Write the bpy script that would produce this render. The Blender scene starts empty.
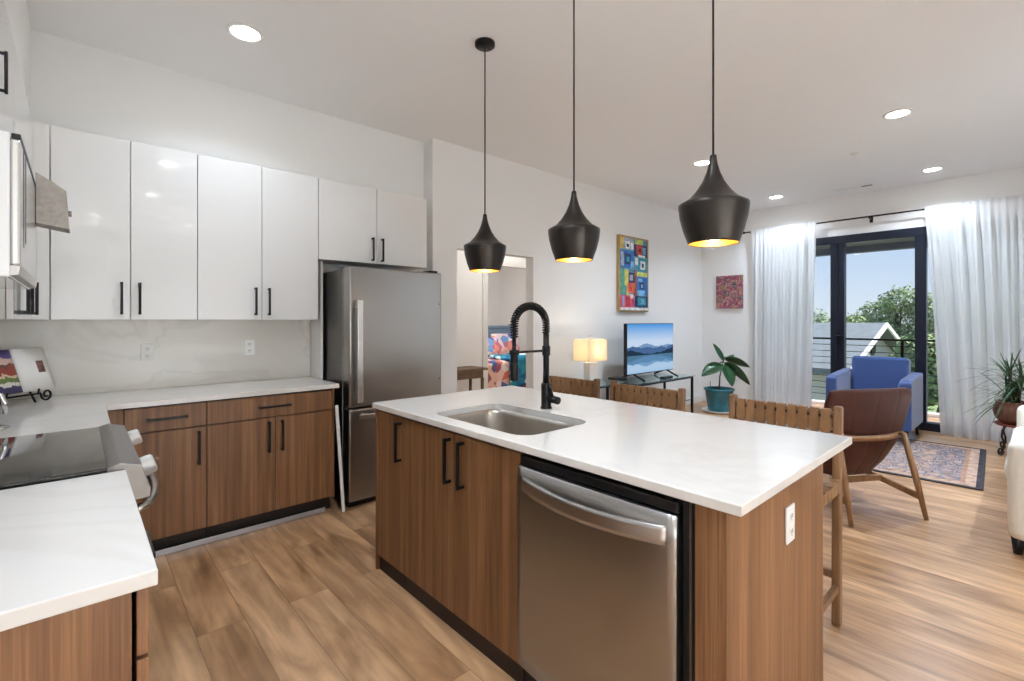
import bpy, bmesh, math, random
from mathutils import Matrix, Vector, noise as mnoise
SC = bpy.context.scene
COL = SC.collection
PI = math.pi
def lin(c):
    return tuple(((v/255)/12.92 if v/255 <= .04045 else ((v/255+.055)/1.055)**2.4) for v in c)

# ---------------------------------------------------------------- camera, world, sun, exposure
H_EYE = 1.37
YAW = math.radians(47.776)                 # +X axis lies this far right of the view direction
FPX = 479.0
cam_d = bpy.data.cameras.new('camera'); cam = bpy.data.objects.new('camera', cam_d); COL.objects.link(cam)
cam_d.sensor_width = 36.0; cam_d.lens = FPX/1024*36.0
cam_d.shift_x = 0.0; cam_d.shift_y = -(340.5-320.0)/1024
cam_d.clip_start = .02; cam_d.clip_end = 400
cam.location = (0, 0, H_EYE)
cam.rotation_euler = (PI/2, 0, YAW-PI/2)
SC.camera = cam
SC.view_settings.view_transform = 'Standard'
SC.view_settings.look = 'None'
SC.view_settings.gamma = 1.0
SC.view_settings.use_curve_mapping = False
SC.view_settings.exposure = 0.46
SC.cycles.use_denoising = True
SC.cycles.max_bounces = 10; SC.cycles.diffuse_bounces = 6; SC.cycles.glossy_bounces = 5
SC.cycles.transmission_bounces = 6; SC.cycles.transparent_max_bounces = 12
SC.cycles.caustics_reflective = False; SC.cycles.caustics_refractive = False
SC.cycles.sample_clamp_indirect = 6.0

world = bpy.data.worlds.new('sky'); SC.world = world; world.use_nodes = True
wt = world.node_tree; wt.nodes.clear()
wo = wt.nodes.new('ShaderNodeOutputWorld'); wb = wt.nodes.new('ShaderNodeBackground')
wc = wt.nodes.new('ShaderNodeTexCoord'); ws = wt.nodes.new('ShaderNodeSeparateXYZ'); wr = wt.nodes.new('ShaderNodeValToRGB')
wt.links.new(wc.outputs['Generated'], ws.inputs[0]); wt.links.new(ws.outputs['Z'], wr.inputs[0])
wr.color_ramp.elements[0].position = 0.0; wr.color_ramp.elements[0].color = (*lin((208, 217, 228)), 1)
wr.color_ramp.elements[1].position = 0.45; wr.color_ramp.elements[1].color = (*lin((140, 178, 224)), 1)
e = wr.color_ramp.elements.new(.14); e.color = (*lin((176, 198, 228)), 1)
wt.links.new(wr.outputs[0], wb.inputs['Color']); wb.inputs['Strength'].default_value = .93
wt.links.new(wb.outputs[0], wo.inputs[0])
sun_d = bpy.data.lights.new('sun', 'SUN'); sun = bpy.data.objects.new('sun', sun_d); COL.objects.link(sun)
sun_d.energy = 7.5; sun_d.angle = math.radians(1.0); sun_d.color = (1, .95, .87)
sun.rotation_euler = Vector((-.34, .42, -.84)).to_track_quat('-Z', 'Y').to_euler()
DOWN_W = 20.0                              # watts of one ceiling downlight
REAR_FILL_W = 36.0  # watts of each fill lamp added behind the camera
LAMP_C = (.82, .975, 1.16)
PEND_W = 5.5
LAMP_W = 2.8

# ---------------------------------------------------------------- materials
MATS = {}
def nmat(name):
    m = bpy.data.materials.new(name); m.use_nodes = True
    nt = m.node_tree; b = nt.nodes['Principled BSDF']
    MATS[name] = m
    return m, nt, b
def mat(name, rgb, rough=.5, metal=0, coat=0, spec=.5, noise=0, nscale=30, bump=0, emit=None, estr=1, trans=0, ior=1.45, alpha=1, stretch=(1, 1, 1), sheen=0):
    m, nt, b = nmat(name)
    c = (*lin(rgb), 1)
    b.inputs['Base Color'].default_value = c
    b.inputs['Roughness'].default_value = rough; b.inputs['Metallic'].default_value = metal
    b.inputs['Coat Weight'].default_value = coat; b.inputs['Coat Roughness'].default_value = .04
    b.inputs['Specular IOR Level'].default_value = spec; b.inputs['IOR'].default_value = ior
    b.inputs['Transmission Weight'].default_value = trans
    b.inputs['Sheen Weight'].default_value = sheen
    if emit:
        b.inputs['Emission Color'].default_value = (*lin(emit), 1); b.inputs['Emission Strength'].default_value = estr
    if noise or bump:
        tc = nt.nodes.new('ShaderNodeTexCoord'); mp = nt.nodes.new('ShaderNodeMapping'); nz = nt.nodes.new('ShaderNodeTexNoise')
        mp.inputs['Scale'].default_value = stretch
        nz.inputs['Scale'].default_value = nscale; nz.inputs['Detail'].default_value = 4
        nt.links.new(tc.outputs['Object'], mp.inputs[0]); nt.links.new(mp.outputs[0], nz.inputs['Vector'])
        if noise:
            rp = nt.nodes.new('ShaderNodeValToRGB')
            rp.color_ramp.elements[0].position = .3; rp.color_ramp.elements[1].position = .7
            rp.color_ramp.elements[0].color = tuple(min(1, v*(1-noise)) for v in c[:3])+(1,)
            rp.color_ramp.elements[1].color = tuple(min(1, v*(1+noise)) for v in c[:3])+(1,)
            nt.links.new(nz.outputs['Fac'], rp.inputs[0]); nt.links.new(rp.outputs[0], b.inputs['Base Color'])
        if bump:
            bp = nt.nodes.new('ShaderNodeBump'); bp.inputs['Strength'].default_value = bump; bp.inputs['Distance'].default_value = .01
            nt.links.new(nz.outputs['Fac'], bp.inputs['Height']); nt.links.new(bp.outputs[0], b.inputs['Normal'])
    return m
def grain(name, cols, scale=(38, 38, .9), rough=.42, fine=(240, 240, 4), spec=.4):
    """striped wood: two stretched noises through a ramp"""
    m, nt, b = nmat(name)
    tc = nt.nodes.new('ShaderNodeTexCoord')
    ns = []
    for sc_, dt in ((scale, 3), (fine, 2)):
        mp = nt.nodes.new('ShaderNodeMapping'); mp.inputs['Scale'].default_value = sc_
        nz = nt.nodes.new('ShaderNodeTexNoise'); nz.inputs['Scale'].default_value = 1; nz.inputs['Detail'].default_value = dt
        nt.links.new(tc.outputs['Object'], mp.inputs[0]); nt.links.new(mp.outputs[0], nz.inputs['Vector']); ns.append(nz)
    mx = nt.nodes.new('ShaderNodeMix'); mx.data_type = 'FLOAT'; mx.inputs[0].default_value = .38
    nt.links.new(ns[0].outputs['Fac'], mx.inputs[2]); nt.links.new(ns[1].outputs['Fac'], mx.inputs[3])
    rp = nt.nodes.new('ShaderNodeValToRGB'); cr = rp.color_ramp
    cr.elements[0].position = .30; cr.elements[0].color = (*lin(cols[0]), 1)
    cr.elements[1].position = .70; cr.elements[1].color = (*lin(cols[-1]), 1)
    for i, c in enumerate(cols[1:-1]):
        el = cr.elements.new(.30+.40*(i+1)/(len(cols)-1)); el.color = (*lin(c), 1)
    nt.links.new(mx.outputs[0], rp.inputs[0]); nt.links.new(rp.outputs[0], b.inputs['Base Color'])
    b.inputs['Roughness'].default_value = rough; b.inputs['Specular IOR Level'].default_value = spec
    return m
WALL = mat('wall_paint', (241, 240, 238), .75, bump=.02, nscale=180)
CEIL = mat('ceiling_paint', (246, 245, 244), .85)
TRIM = mat('trim_white', (238, 237, 234), .4)
WHITE = mat('gloss_white', (232, 230, 227), .10, coat=.5)
WHITEM = mat('matt_white', (232, 230, 226), .5)
LAMI = grain('walnut_laminate', [(90, 59, 37), (121, 83, 53), (147, 107, 73)])
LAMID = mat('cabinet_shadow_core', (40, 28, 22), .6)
BLACK = mat('black_metal', (22, 21, 21), .38, metal=.5)
BLACKP = mat('black_plastic', (16, 16, 17), .4)
BRONZE = mat('dark_bronze', (52, 47, 43), .34, metal=.75)
GOLD = mat('gold_leaf', (238, 196, 116), .32, metal=.85)
CHROME = mat('chrome', (220, 220, 222), .1, metal=1)
GLASSB = mat('black_glass', (14, 13, 13), .05, coat=1)
PLATE = mat('white_plastic', (240, 239, 236), .35)
DARKSLOT = mat('socket_slot', (60, 58, 56), .5)
def steel(name, rgb, rough, stretch, bump=.05):
    m = mat(name, rgb, rough, metal=1, noise=.04, nscale=1, stretch=stretch, bump=bump)
    return m
STEELH = steel('brushed_steel_horizontal', (176, 172, 168), .30, (3, 3, 300), .03)
STEELV = mat('brushed_steel_door', (160, 156, 152), .30, metal=1)
PALEST = mat('pale_steel', (222, 220, 216), .24, metal=.75)
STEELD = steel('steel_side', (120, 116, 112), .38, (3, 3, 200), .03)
SINKM = steel('sink_steel', (190, 184, 176), .30, (60, 60, 3), .03)
def quartz(name, rgb, vein, rough=.14):
    m, nt, b = nmat(name)
    tc = nt.nodes.new('ShaderNodeTexCoord'); nz = nt.nodes.new('ShaderNodeTexNoise'); wv = nt.nodes.new('ShaderNodeTexNoise')
    nz.inputs['Scale'].default_value = 1.3; nz.inputs['Detail'].default_value = 6; nz.inputs['Distortion'].default_value = 1.2
    nt.links.new(tc.outputs['Object'], nz.inputs['Vector'])
    rp = nt.nodes.new('ShaderNodeValToRGB'); cr = rp.color_ramp
    cr.elements[0].position = .470; cr.elements[0].color = (*lin(rgb), 1)
    cr.elements[1].position = .530; cr.elements[1].color = (*lin(rgb), 1)
    el = cr.elements.new(.5); el.color = (*lin(vein), 1)
    nt.links.new(nz.outputs['Fac'], rp.inputs[0]); nt.links.new(rp.outputs[0], b.inputs['Base Color'])
    b.inputs['Roughness'].default_value = rough; b.inputs['Coat Weight'].default_value = .3; b.inputs['Coat Roughness'].default_value = .06
    return m
QUARTZ = quartz('white_quartz', (228, 223, 217), (223, 218, 211))
SPLASH = quartz('splash_quartz', (222, 218, 211), (213, 208, 201), .2)
def floor_mat():
    m, nt, b = nmat('plank_floor'); N = nt.nodes.new; L = nt.links.new
    geo = N('ShaderNodeNewGeometry'); sp = N('ShaderNodeSeparateXYZ'); L(geo.outputs['Position'], sp.inputs[0])
    cb = N('ShaderNodeCombineXYZ'); L(sp.outputs['Y'], cb.inputs['X']); L(sp.outputs['X'], cb.inputs['Y'])
    bk = N('ShaderNodeTexBrick'); L(cb.outputs[0], bk.inputs['Vector'])
    bk.offset = .37; bk.offset_frequency = 2
    bk.inputs['Scale'].default_value = 1; bk.inputs['Brick Width'].default_value = 1.5; bk.inputs['Row Height'].default_value = .19
    bk.inputs['Mortar Size'].default_value = .0014; bk.inputs['Mortar Smooth'].default_value = .2; bk.inputs['Bias'].default_value = 0
    bk.inputs['Color1'].default_value = (*lin((214, 173, 132)), 1); bk.inputs['Color2'].default_value = (*lin((194, 151, 110)), 1)
    bk.inputs['Mortar'].default_value = (*lin((132, 98, 70)), 1)
    # grain, shifted from plank to plank
    mp = N('ShaderNodeMapping'); mp.inputs['Scale'].default_value = (1.6, 22, 1)
    ad = N('ShaderNodeVectorMath'); ad.operation = 'ADD'; L(cb.outputs[0], ad.inputs[0])
    sc2 = N('ShaderNodeVectorMath'); sc2.operation = 'SCALE'; L(bk.outputs['Color'], sc2.inputs[0]); sc2.inputs['Scale'].default_value = 37
    L(sc2.outputs[0], ad.inputs[1]); L(ad.outputs[0], mp.inputs[0])
    nz = N('ShaderNodeTexNoise'); nz.inputs['Scale'].default_value = 1; nz.inputs['Detail'].default_value = 5; nz.inputs['Distortion'].default_value = .6
    L(mp.outputs[0], nz.inputs['Vector'])
    mp2 = N('ShaderNodeMapping'); mp2.inputs['Scale'].default_value = (1.7, 7, 1); L(ad.outputs[0], mp2.inputs[0])
    nz2 = N('ShaderNodeTexNoise'); nz2.inputs['Scale'].default_value = 1; nz2.inputs['Detail'].default_value = 4; nz2.inputs['Distortion'].default_value = 1.0; L(mp2.outputs[0], nz2.inputs['Vector'])
    r1 = N('ShaderNodeValToRGB'); r1.color_ramp.elements[0].position = .3; r1.color_ramp.elements[1].position = .72
    r1.color_ramp.elements[0].color = (.60, .56, .52, 1); r1.color_ramp.elements[1].color = (1.12, 1.12, 1.12, 1)
    L(nz.outputs['Fac'], r1.inputs[0])
    r2 = N('ShaderNodeValToRGB'); r2.color_ramp.elements[0].position = .3; r2.color_ramp.elements[1].position = .65
    r2.color_ramp.elements[0].color = (.50, .42, .34, 1); r2.color_ramp.elements[1].color = (1.08, 1.08, 1.08, 1)
    L(nz2.outputs['Fac'], r2.inputs[0])
    m1 = N('ShaderNodeMix'); m1.data_type = 'RGBA'; m1.blend_type = 'MULTIPLY'; m1.inputs[0].default_value = .8
    L(bk.outputs['Color'], m1.inputs[6]); L(r1.outputs[0], m1.inputs[7])
    m2 = N('ShaderNodeMix'); m2.data_type = 'RGBA'; m2.blend_type = 'MULTIPLY'; m2.inputs[0].default_value = .95
    L(m1.outputs[2], m2.inputs[6]); L(r2.outputs[0], m2.inputs[7])
    L(m2.outputs[2], b.inputs['Base Color'])
    b.inputs['Roughness'].default_value = .30; b.inputs['Specular IOR Level'].default_value = .9
    bp = N('ShaderNodeBump'); bp.inputs['Strength'].default_value = .06; bp.inputs['Distance'].default_value = .004
    L(nz.outputs['Fac'], bp.inputs['Height']); L(bp.outputs[0], b.inputs['Normal'])
    return m
FLOOR = floor_mat()
def pane_mat():
    m, nt, b = nmat('clear_pane'); nt.nodes.remove(b); N = nt.nodes.new; L = nt.links.new
    out = nt.nodes['Material Output']
    t = N('ShaderNodeBsdfTransparent'); t.inputs[0].default_value = (.95, .97, .97, 1)
    g = N('ShaderNodeBsdfGlossy'); g.inputs['Roughness'].default_value = .02
    f = N('ShaderNodeFresnel'); f.inputs[0].default_value = 1.35
    mx = N('ShaderNodeMixShader'); L(f.outputs[0], mx.inputs[0]); L(t.outputs[0], mx.inputs[1]); L(g.outputs[0], mx.inputs[2]); L(mx.outputs[0], out.inputs[0])
    return m
PANE = pane_mat()
def sheer_mat(name, rgb, transp, transl=.55):
    m, nt, b = nmat(name); nt.nodes.remove(b); N = nt.nodes.new; L = nt.links.new
    out = nt.nodes['Material Output']; c = (*lin(rgb), 1)
    d = N('ShaderNodeBsdfDiffuse'); d.inputs[0].default_value = c
    t = N('ShaderNodeBsdfTranslucent'); t.inputs[0].default_value = c
    tr = N('ShaderNodeBsdfTransparent')
    m1 = N('ShaderNodeMixShader'); m1.inputs[0].default_value = transl; L(d.outputs[0], m1.inputs[1]); L(t.outputs[0], m1.inputs[2])
    m2 = N('ShaderNodeMixShader'); L(m1.outputs[0], m2.inputs[1]); L(tr.outputs[0], m2.inputs[2])
    # fine linen weave varies how much shows through
    tc = N('ShaderNodeTexCoord'); mp = N('ShaderNodeMapping'); mp.inputs['Scale'].default_value = (1, 220, 60)
    nz = N('ShaderNodeTexNoise'); nz.inputs['Scale'].default_value = 1; nz.inputs['Detail'].default_value = 2
    L(tc.outputs['Object'], mp.inputs[0]); L(mp.outputs[0], nz.inputs['Vector'])
    mr = N('ShaderNodeMapRange'); mr.inputs['To Min'].default_value = transp*.5; mr.inputs['To Max'].default_value = transp*1.5
    L(nz.outputs['Fac'], mr.inputs['Value']); L(mr.outputs[0], m2.inputs[0]); L(m2.outputs[0], out.inputs[0])
    return m
SHEER = sheer_mat('white_sheer_linen', (253, 253, 253), .10, .5)
SHADE = sheer_mat('cream_lamp_shade', (250, 240, 220), .0, .6)
STOOLW = grain('stool_walnut', [(104, 74, 50), (128, 94, 64), (148, 112, 80)], (30, 30, 3), .4)
CHAIRW = grain('chair_oak', [(118, 84, 54), (142, 104, 70), (162, 122, 84)], (30, 30, 6), .4)
TABLEW = grain('table_wood', [(104, 82, 62), (128, 104, 82)], (20, 20, 6), .6)
LEATHT = mat('tan_leather', (142, 106, 72), .5, noise=.12, nscale=26, bump=.08)
LEATHB = mat('brown_leather', (74, 42, 34), .48, spec=.25, noise=.10, nscale=12, bump=.06)
BLUEF = mat('blue_fabric', (56, 80, 132), .9, noise=.12, nscale=160, bump=.15, sheen=.4)
CREAM = mat('cream_fabric', (232, 226, 214), .95, noise=.05, nscale=120, bump=.1)
TEAL = mat('teal_glaze', (38, 112, 128), .25, noise=.18, nscale=9)
POTB = mat('brown_glaze', (112, 74, 58), .3, noise=.3, nscale=6, stretch=(6, 6, 1))
SOIL = mat('soil', (48, 38, 30), .95, noise=.3, nscale=60)
LEAF = mat('deep_green_leaf', (44, 82, 48), .35, noise=.25, nscale=9)
LEAF2 = mat('spiky_green_leaf', (62, 92, 58), .4, noise=.25, nscale=14)
STEMM = mat('plant_stem', (88, 72, 48), .7)
RUSTY = mat('wrought_iron', (52, 42, 38), .5, metal=.4)
RED = mat('red_brown_tray', (128, 58, 46), .4)
GLASST = mat('tinted_glass', (190, 222, 226), .03, trans=.9, ior=1.3)
CRYSTAL = mat('pale_crystal', (244, 244, 242), .12, trans=.12, ior=1.4)
FRAMED = mat('dark_door_frame', (30, 36, 50), .35, metal=.3)
BULB = mat('bulb', (255, 240, 210), .4, emit=(255, 226, 170), estr=14)
LENS = mat('downlight_lens', (255, 255, 255), .5, emit=(255, 250, 240), estr=22)

# ---------------------------------------------------------------- mesh helpers
FR = {}
class MB:
    def __init__(s): s.bm = bmesh.new(); s.mi = 0
    def _fin(s, faces, smooth):
        for f in faces:
            f.smooth = smooth; f.material_index = s.mi
    def box(s, x0, x1, y0, y1, z0, z1, bev=0, seg=2, M=None):
        r = bmesh.ops.create_cube(s.bm, size=1)
        vs = r['verts']
        for v in vs:
            v.co = Vector((x0+(v.co.x+.5)*(x1-x0), y0+(v.co.y+.5)*(y1-y0), z0+(v.co.z+.5)*(z1-z0)))
        fs = set(f for v in vs for f in v.link_faces)
        if bev:
            es = list(set(e for v in vs for e in v.link_edges))
            bev = min(bev, .49*min(abs(x1-x0), abs(y1-y0), abs(z1-z0)))
            rr = bmesh.ops.bevel(s.bm, geom=es, offset=bev, segments=seg, affect='EDGES', profile=.5)
            fs = set(f for f in rr['faces']) | set(f for f in fs if f.is_valid)
            vs = set(v for f in fs for v in f.verts)
        if M is not None:
            for v in set(v for f in fs for v in f.verts): v.co = M @ v.co
        s._fin(fs, bool(bev) and seg > 2)
        return s
    def beam(s, a, b, w, t, bev=.003, up=(0, 0, 1)):
        a = Vector(a); b = Vector(b); z = (b-a); L = z.length; z.normalize()
        u = Vector(up); x = u.cross(z)
        if x.length < 1e-4: x = Vector((1, 0, 0))
        x.normalize(); y = z.cross(x)
        M = Matrix(((x.x, y.x, z.x, a.x), (x.y, y.y, z.y, a.y), (x.z, y.z, z.z, a.z), (0, 0, 0, 1)))
        return s.box(-w/2, w/2, -t/2, t/2, 0, L, bev, 2, M)
    def tube(s, pts, r, seg=12, closed=False, cap=True):
        pts = [Vector(p) for p in pts]; n = len(pts)
        rs = r if isinstance(r, (list, tuple)) else [r]*n
        rings = []; prev = None
        for i, p in enumerate(pts):
            if closed: d = pts[(i+1) % n]-pts[i-1]
            else: d = pts[min(i+1, n-1)]-pts[max(i-1, 0)]
            d.normalize()
            if prev is None:
                u = Vector((0, 0, 1)) if abs(d.z) < .9 else Vector((1, 0, 0))
                x = u.cross(d).normalized()
            else:
                x = (prev-d*prev.dot(d)).normalized()
            prev = x; y = d.cross(x)
            rings.append([s.bm.verts.new(p+(x*math.cos(2*PI*k/seg)+y*math.sin(2*PI*k/seg))*rs[i]) for k in range(seg)])
        fs = []
        for i in range(n if closed else n-1):
            a = rings[i]; b = rings[(i+1) % n]
            for k in range(seg): fs.append(s.bm.faces.new((a[k], a[(k+1) % seg], b[(k+1) % seg], b[k])))
        s._fin(fs, True)
        if cap and not closed:
            s._fin([s.bm.faces.new(rings[0][::-1]), s.bm.faces.new(rings[-1])], False)
        return s
    def lathe(s, prof, c=(0, 0, 0), seg=32, smooth=True, cap0=False, cap1=False, rib=0, ribn=0):
        rings = []
        for r, z in prof:
            if r < 1e-6: rings.append([s.bm.verts.new((c[0], c[1], c[2]+z))])
            else:
                rings.append([s.bm.verts.new((c[0]+(r*(1+rib*math.cos(ribn*2*PI*k/seg)))*math.cos(2*PI*k/seg), c[1]+(r*(1+rib*math.cos(ribn*2*PI*k/seg)))*math.sin(2*PI*k/seg), c[2]+z)) for k in range(seg)])
        fs = []
        for a, b in zip(rings[:-1], rings[1:]):
            for k in range(seg):
                k2 = (k+1) % seg
                if len(a) == 1 and len(b) == 1: continue
                if len(a) == 1: fs.append(s.bm.faces.new((a[0], b[k2], b[k])))
                elif len(b) == 1: fs.append(s.bm.faces.new((a[k], a[k2], b[0])))
                else: fs.append(s.bm.faces.new((a[k], a[k2], b[k2], b[k])))
        s._fin(fs, smooth)
        if cap0 and len(rings[0]) > 1: s._fin([s.bm.faces.new(rings[0][::-1])], False)
        if cap1 and len(rings[-1]) > 1: s._fin([s.bm.faces.new(rings[-1])], False)
        return s
    def cyl(s, a, b, r, seg=20):
        return s.tube([a, b], r, seg)
    def prism(s, poly, axis, a0, a1, bev=0):
        """poly: 2-D points in the plane of the two other axes (order x,y,z without axis)"""
        def P(p, t):
            q = list(p); q.insert(axis, t); return Vector(q)
        A = [s.bm.verts.new(P(p, a0)) for p in poly]; B = [s.bm.verts.new(P(p, a1)) for p in poly]
        n = len(poly)
        fs = [s.bm.faces.new(A[::-1]), s.bm.faces.new(B)]
        for i in range(n): fs.append(s.bm.faces.new((A[i], A[(i+1) % n], B[(i+1) % n], B[i])))
        if bev:
            es = list(set(e for f in fs for e in f.edges))
            rr = bmesh.ops.bevel(s.bm, geom=es, offset=bev, segments=2, affect='EDGES', profile=.5)
            fs = [f for f in set(rr['faces']) | set(fs) if f.is_valid]
        s._fin(fs, False)
        return s
    def grid(s, fn, nu, nv, smooth=True):
        V = [[s.bm.verts.new(fn(i/nu, j/nv)) for j in range(nv+1)] for i in range(nu+1)]
        fs = [s.bm.faces.new((V[i][j], V[i+1][j], V[i+1][j+1], V[i][j+1])) for i in range(nu) for j in range(nv)]
        s._fin(fs, smooth); return s
    def slab(s, fn, nu, nv, th, smooth=True):
        """a curved sheet of thickness th; fn(u,v) -> point"""
        P = [[Vector(fn(i/nu, j/nv)) for j in range(nv+1)] for i in range(nu+1)]
        def nrm(i, j):
            a = P[min(i+1, nu)][j]-P[max(i-1, 0)][j]; b = P[i][min(j+1, nv)]-P[i][max(j-1, 0)]
            n = a.cross(b); return n.normalized() if n.length > 1e-9 else Vector((0, 0, 1))
        T = th if callable(th) else (lambda u, v: th)
        A = [[s.bm.verts.new(P[i][j]+nrm(i, j)*T(i/nu, j/nv)/2) for j in range(nv+1)] for i in range(nu+1)]
        B = [[s.bm.verts.new(P[i][j]-nrm(i, j)*T(i/nu, j/nv)/2) for j in range(nv+1)] for i in range(nu+1)]
        fs = []
        for i in range(nu):
            for j in range(nv):
                fs.append(s.bm.faces.new((A[i][j], A[i+1][j], A[i+1][j+1], A[i][j+1])))
                fs.append(s.bm.faces.new((B[i][j], B[i][j+1], B[i+1][j+1], B[i+1][j])))
        for i in range(nu):
            fs.append(s.bm.faces.new((A[i][0], B[i][0], B[i+1][0], A[i+1][0])))
            fs.append(s.bm.faces.new((A[i][nv], A[i+1][nv], B[i+1][nv], B[i][nv])))
        for j in range(nv):
            fs.append(s.bm.faces.new((A[0][j], A[0][j+1], B[0][j+1], B[0][j])))
            fs.append(s.bm.faces.new((A[nu][j], B[nu][j], B[nu][j+1], A[nu][j+1])))
        s._fin(fs, smooth); return s
    def build(s, name, m, parent=None, local=False):
        if parent is not None and not local:
            Mi = FR.get(parent.name, Matrix()).inverted()
            for v in s.bm.verts: v.co = Mi @ v.co
        bmesh.ops.recalc_face_normals(s.bm, faces=s.bm.faces)
        me = bpy.data.meshes.new(name); s.bm.to_mesh(me); s.bm.free()
        for q in (m if isinstance(m, (list, tuple)) else [m]): me.materials.append(q)
        o = bpy.data.objects.new(name, me); COL.objects.link(o)
        if parent is not None:
            o.parent = parent; FR[o.name] = FR.get(parent.name, Matrix())
        return o
def tag(o, label=None, cat=None, group=None, kind=None):
    if label: o['label'] = label
    if cat: o['category'] = cat
    if group: o['group'] = group
    if kind: o['kind'] = kind
    return o
def thing(name, label, cat, loc=(0, 0, 0), rz=0, group=None):
    o = bpy.data.objects.new(name, None); COL.objects.link(o); o.empty_display_size = .05
    o.location = loc; o.rotation_euler = (0, 0, rz)
    FR[o.name] = Matrix.Translation(loc) @ Matrix.Rotation(rz, 4, 'Z')
    return tag(o, label, cat, group)
def struct(name, mb, m): return tag(mb.build(name, m), kind='structure')
KIDS = lambda o: [c for c in bpy.data.objects if c.parent == o]
def dup(root, loc, rz, label, group=None):
    r = root.copy(); COL.objects.link(r); r.location = loc; r.rotation_euler = (0, 0, rz); r['label'] = label
    if group: r['group'] = group
    for ch in KIDS(root):
        c = ch.copy(); COL.objects.link(c); c.parent = r
        for g in KIDS(ch):
            d = g.copy(); COL.objects.link(d); d.parent = c
    FR[r.name] = Matrix.Translation(loc) @ Matrix.Rotation(rz, 4, 'Z')
    return r
def light(name, kind, loc, energy, parent=None, color=(1, 1, 1), size=.1):
    d = bpy.data.lights.new(name, kind); d.energy = energy; d.color = color
    if kind == 'AREA': d.shape = 'DISK'; d.size = size
    else: d.shadow_soft_size = size
    o = bpy.data.objects.new(name, d); COL.objects.link(o); o.location = loc
    if parent: o.parent = parent
    return o

# ---------------------------------------------------------------- the room
CZ = 3.08; YB = 3.99; YL = 3.83; XL = -.54; XB = 7.8; YR = -1.25; YN = -4.3
struct('floor', MB().box(-1.2, 9.2, -4.5, 9.4, -.12, 0), FLOOR)
struct('floor_bounce', MB().box(XL, 2.2, YN, -1.5, .0002, .006), mat('pale_bounce_floor', (238, 238, 236), .5))  # unseen pale floor added to bounce neutral light up to the ceiling
struct('ceiling', MB().box(-1.2, XB+.16, -4.5, 9.4, CZ, CZ+.15), CEIL)
struct('wall_left', MB().box(XL-.12, XL, YN-.1, YB+.12, 0, CZ), WALL)
struct('wall_back', MB().box(XL, 2.47, YB, YB+.12, 0, CZ), WALL)
DX0, DX1, DZ = 2.75, 3.80, 2.075
wl = MB().box(2.47, DX0, YL, YB+.12, 0, CZ).box(DX1, XB, YL, YL+.12, 0, CZ).box(DX0, DX1, YL, YL+.12, DZ, CZ)
struct('wall_living', wl, WALL)
WY0, WY1, WZ = -.12, 2.93, 2.53
wbm = MB().box(XB, XB+.16, WY1, YL+.12, 0, CZ).box(XB, XB+.16, YR-.1, WY0, 0, CZ).box(XB, XB+.16, WY0, WY1, WZ, CZ)
struct('wall_balcony', wbm, WALL)
struct('wall_right', MB().box(2.2, XB, YR-.1, YR, 0, CZ), WALL)
struct('wall_rear', MB().box(XL, 2.3, YN-.1, YN, 0, CZ).box(2.2, 2.3, YN, YR-.1, 0, CZ), WALL)
# hall and bedroom beyond the opening
HY = 5.02
hb = MB().box(2.35, 4.10, HY, HY+.12, 0, CZ).box(5.05, XB, HY, HY+.12, 0, CZ).box(4.10, 5.05, HY, HY+.12, 2.12, CZ)
struct('wall_hall', hb, WALL)
struct('wall_hall_side', MB().box(2.35, 2.47, YB+.12, HY, 0, CZ), WALL)
struct('wall_hall_end', MB().box(6.2, 6.3, YL+.12, HY, 0, CZ), WALL)
struct('wall_bedroom', MB().box(2.9, 7.9, 9.0, 9.12, 0, CZ).box(2.9, 3.02, HY+.12, 9.0, 0, CZ).box(7.78, 7.9, HY+.12, 9.0, 0, CZ), WALL)
struct('trim_1', MB().box(XL+.335-.335, -.203, 1.2, YB, 2.462, CZ), WALL)                 # boxed soffit over the left cabinets
struct('trim_2', MB().box(XL+.012, 1.40, YB-.012, YB, .915, 1.372), SPLASH)                    # stone splashback
struct('trim_3', MB().box(XL, XL+.012, 1.1, YB-.012, .915, 1.372), SPLASH)
struct('trim_4', MB().box(1.405, 1.425, YB-.22, YB, .90, 1.83, .002), WHITE)                # filler between splashback and fridge
# hall opening casings
struct('trim_5', MB().box(4.02, 4.10, HY-.02, HY, 0, 2.2).box(5.05, 5.13, HY-.02, HY, 0, 2.2).box(4.02, 5.13, HY-.02, HY, 2.12, 2.2), TRIM)
struct('baseboard_living', MB().box(2.47, DX0, YL-.014, YL, 0, .11, .004).box(DX1, XB, YL-.014, YL, 0, .11, .004), TRIM)
struct('baseboard_balcony', MB().box(XB-.014, XB, WY1+.02, YL-.014, 0, .11, .004), TRIM)
struct('baseboard_hall', MB().box(2.47, 4.02, HY-.014, HY, 0, .11, .004), TRIM)

# glazed balcony door
door = bpy.data.objects.new('door_1', None); COL.objects.link(door); door['kind'] = 'structure'
fx0, fx1 = XB-.03, XB+.10
f = MB()
f.box(fx0, fx1, WY0, WY1, 2.42, WZ, .004).box(fx0, fx1, WY0, WY1, 0, .10, .004)
f.box(fx0, fx1, WY0, WY0+.09, .10, 2.42, .004).box(fx0, fx1, WY1-.09, WY1, .10, 2.42, .004)
f.build('door_frame', FRAMED, door)
MB().box(fx0+.01, fx1-.01, 1.80, 1.965, .10, 2.42, .005).box(fx0-.004, fx0+.012, 1.875, 1.883, .10, 2.42).build('door_stile', FRAMED, door)
MB().box(fx0+.01, fx1-.01, .945, 1.055, .10, 2.42, .005).build('door_stile', FRAMED, door)
for y0, y1 in ((WY0+.09, .945), (1.055, 1.80), (1.965, WY1-.09)):
    MB().box(XB+.03, XB+.042, y0, y1, .10, 2.42).build('door_pane', PANE, door)
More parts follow.
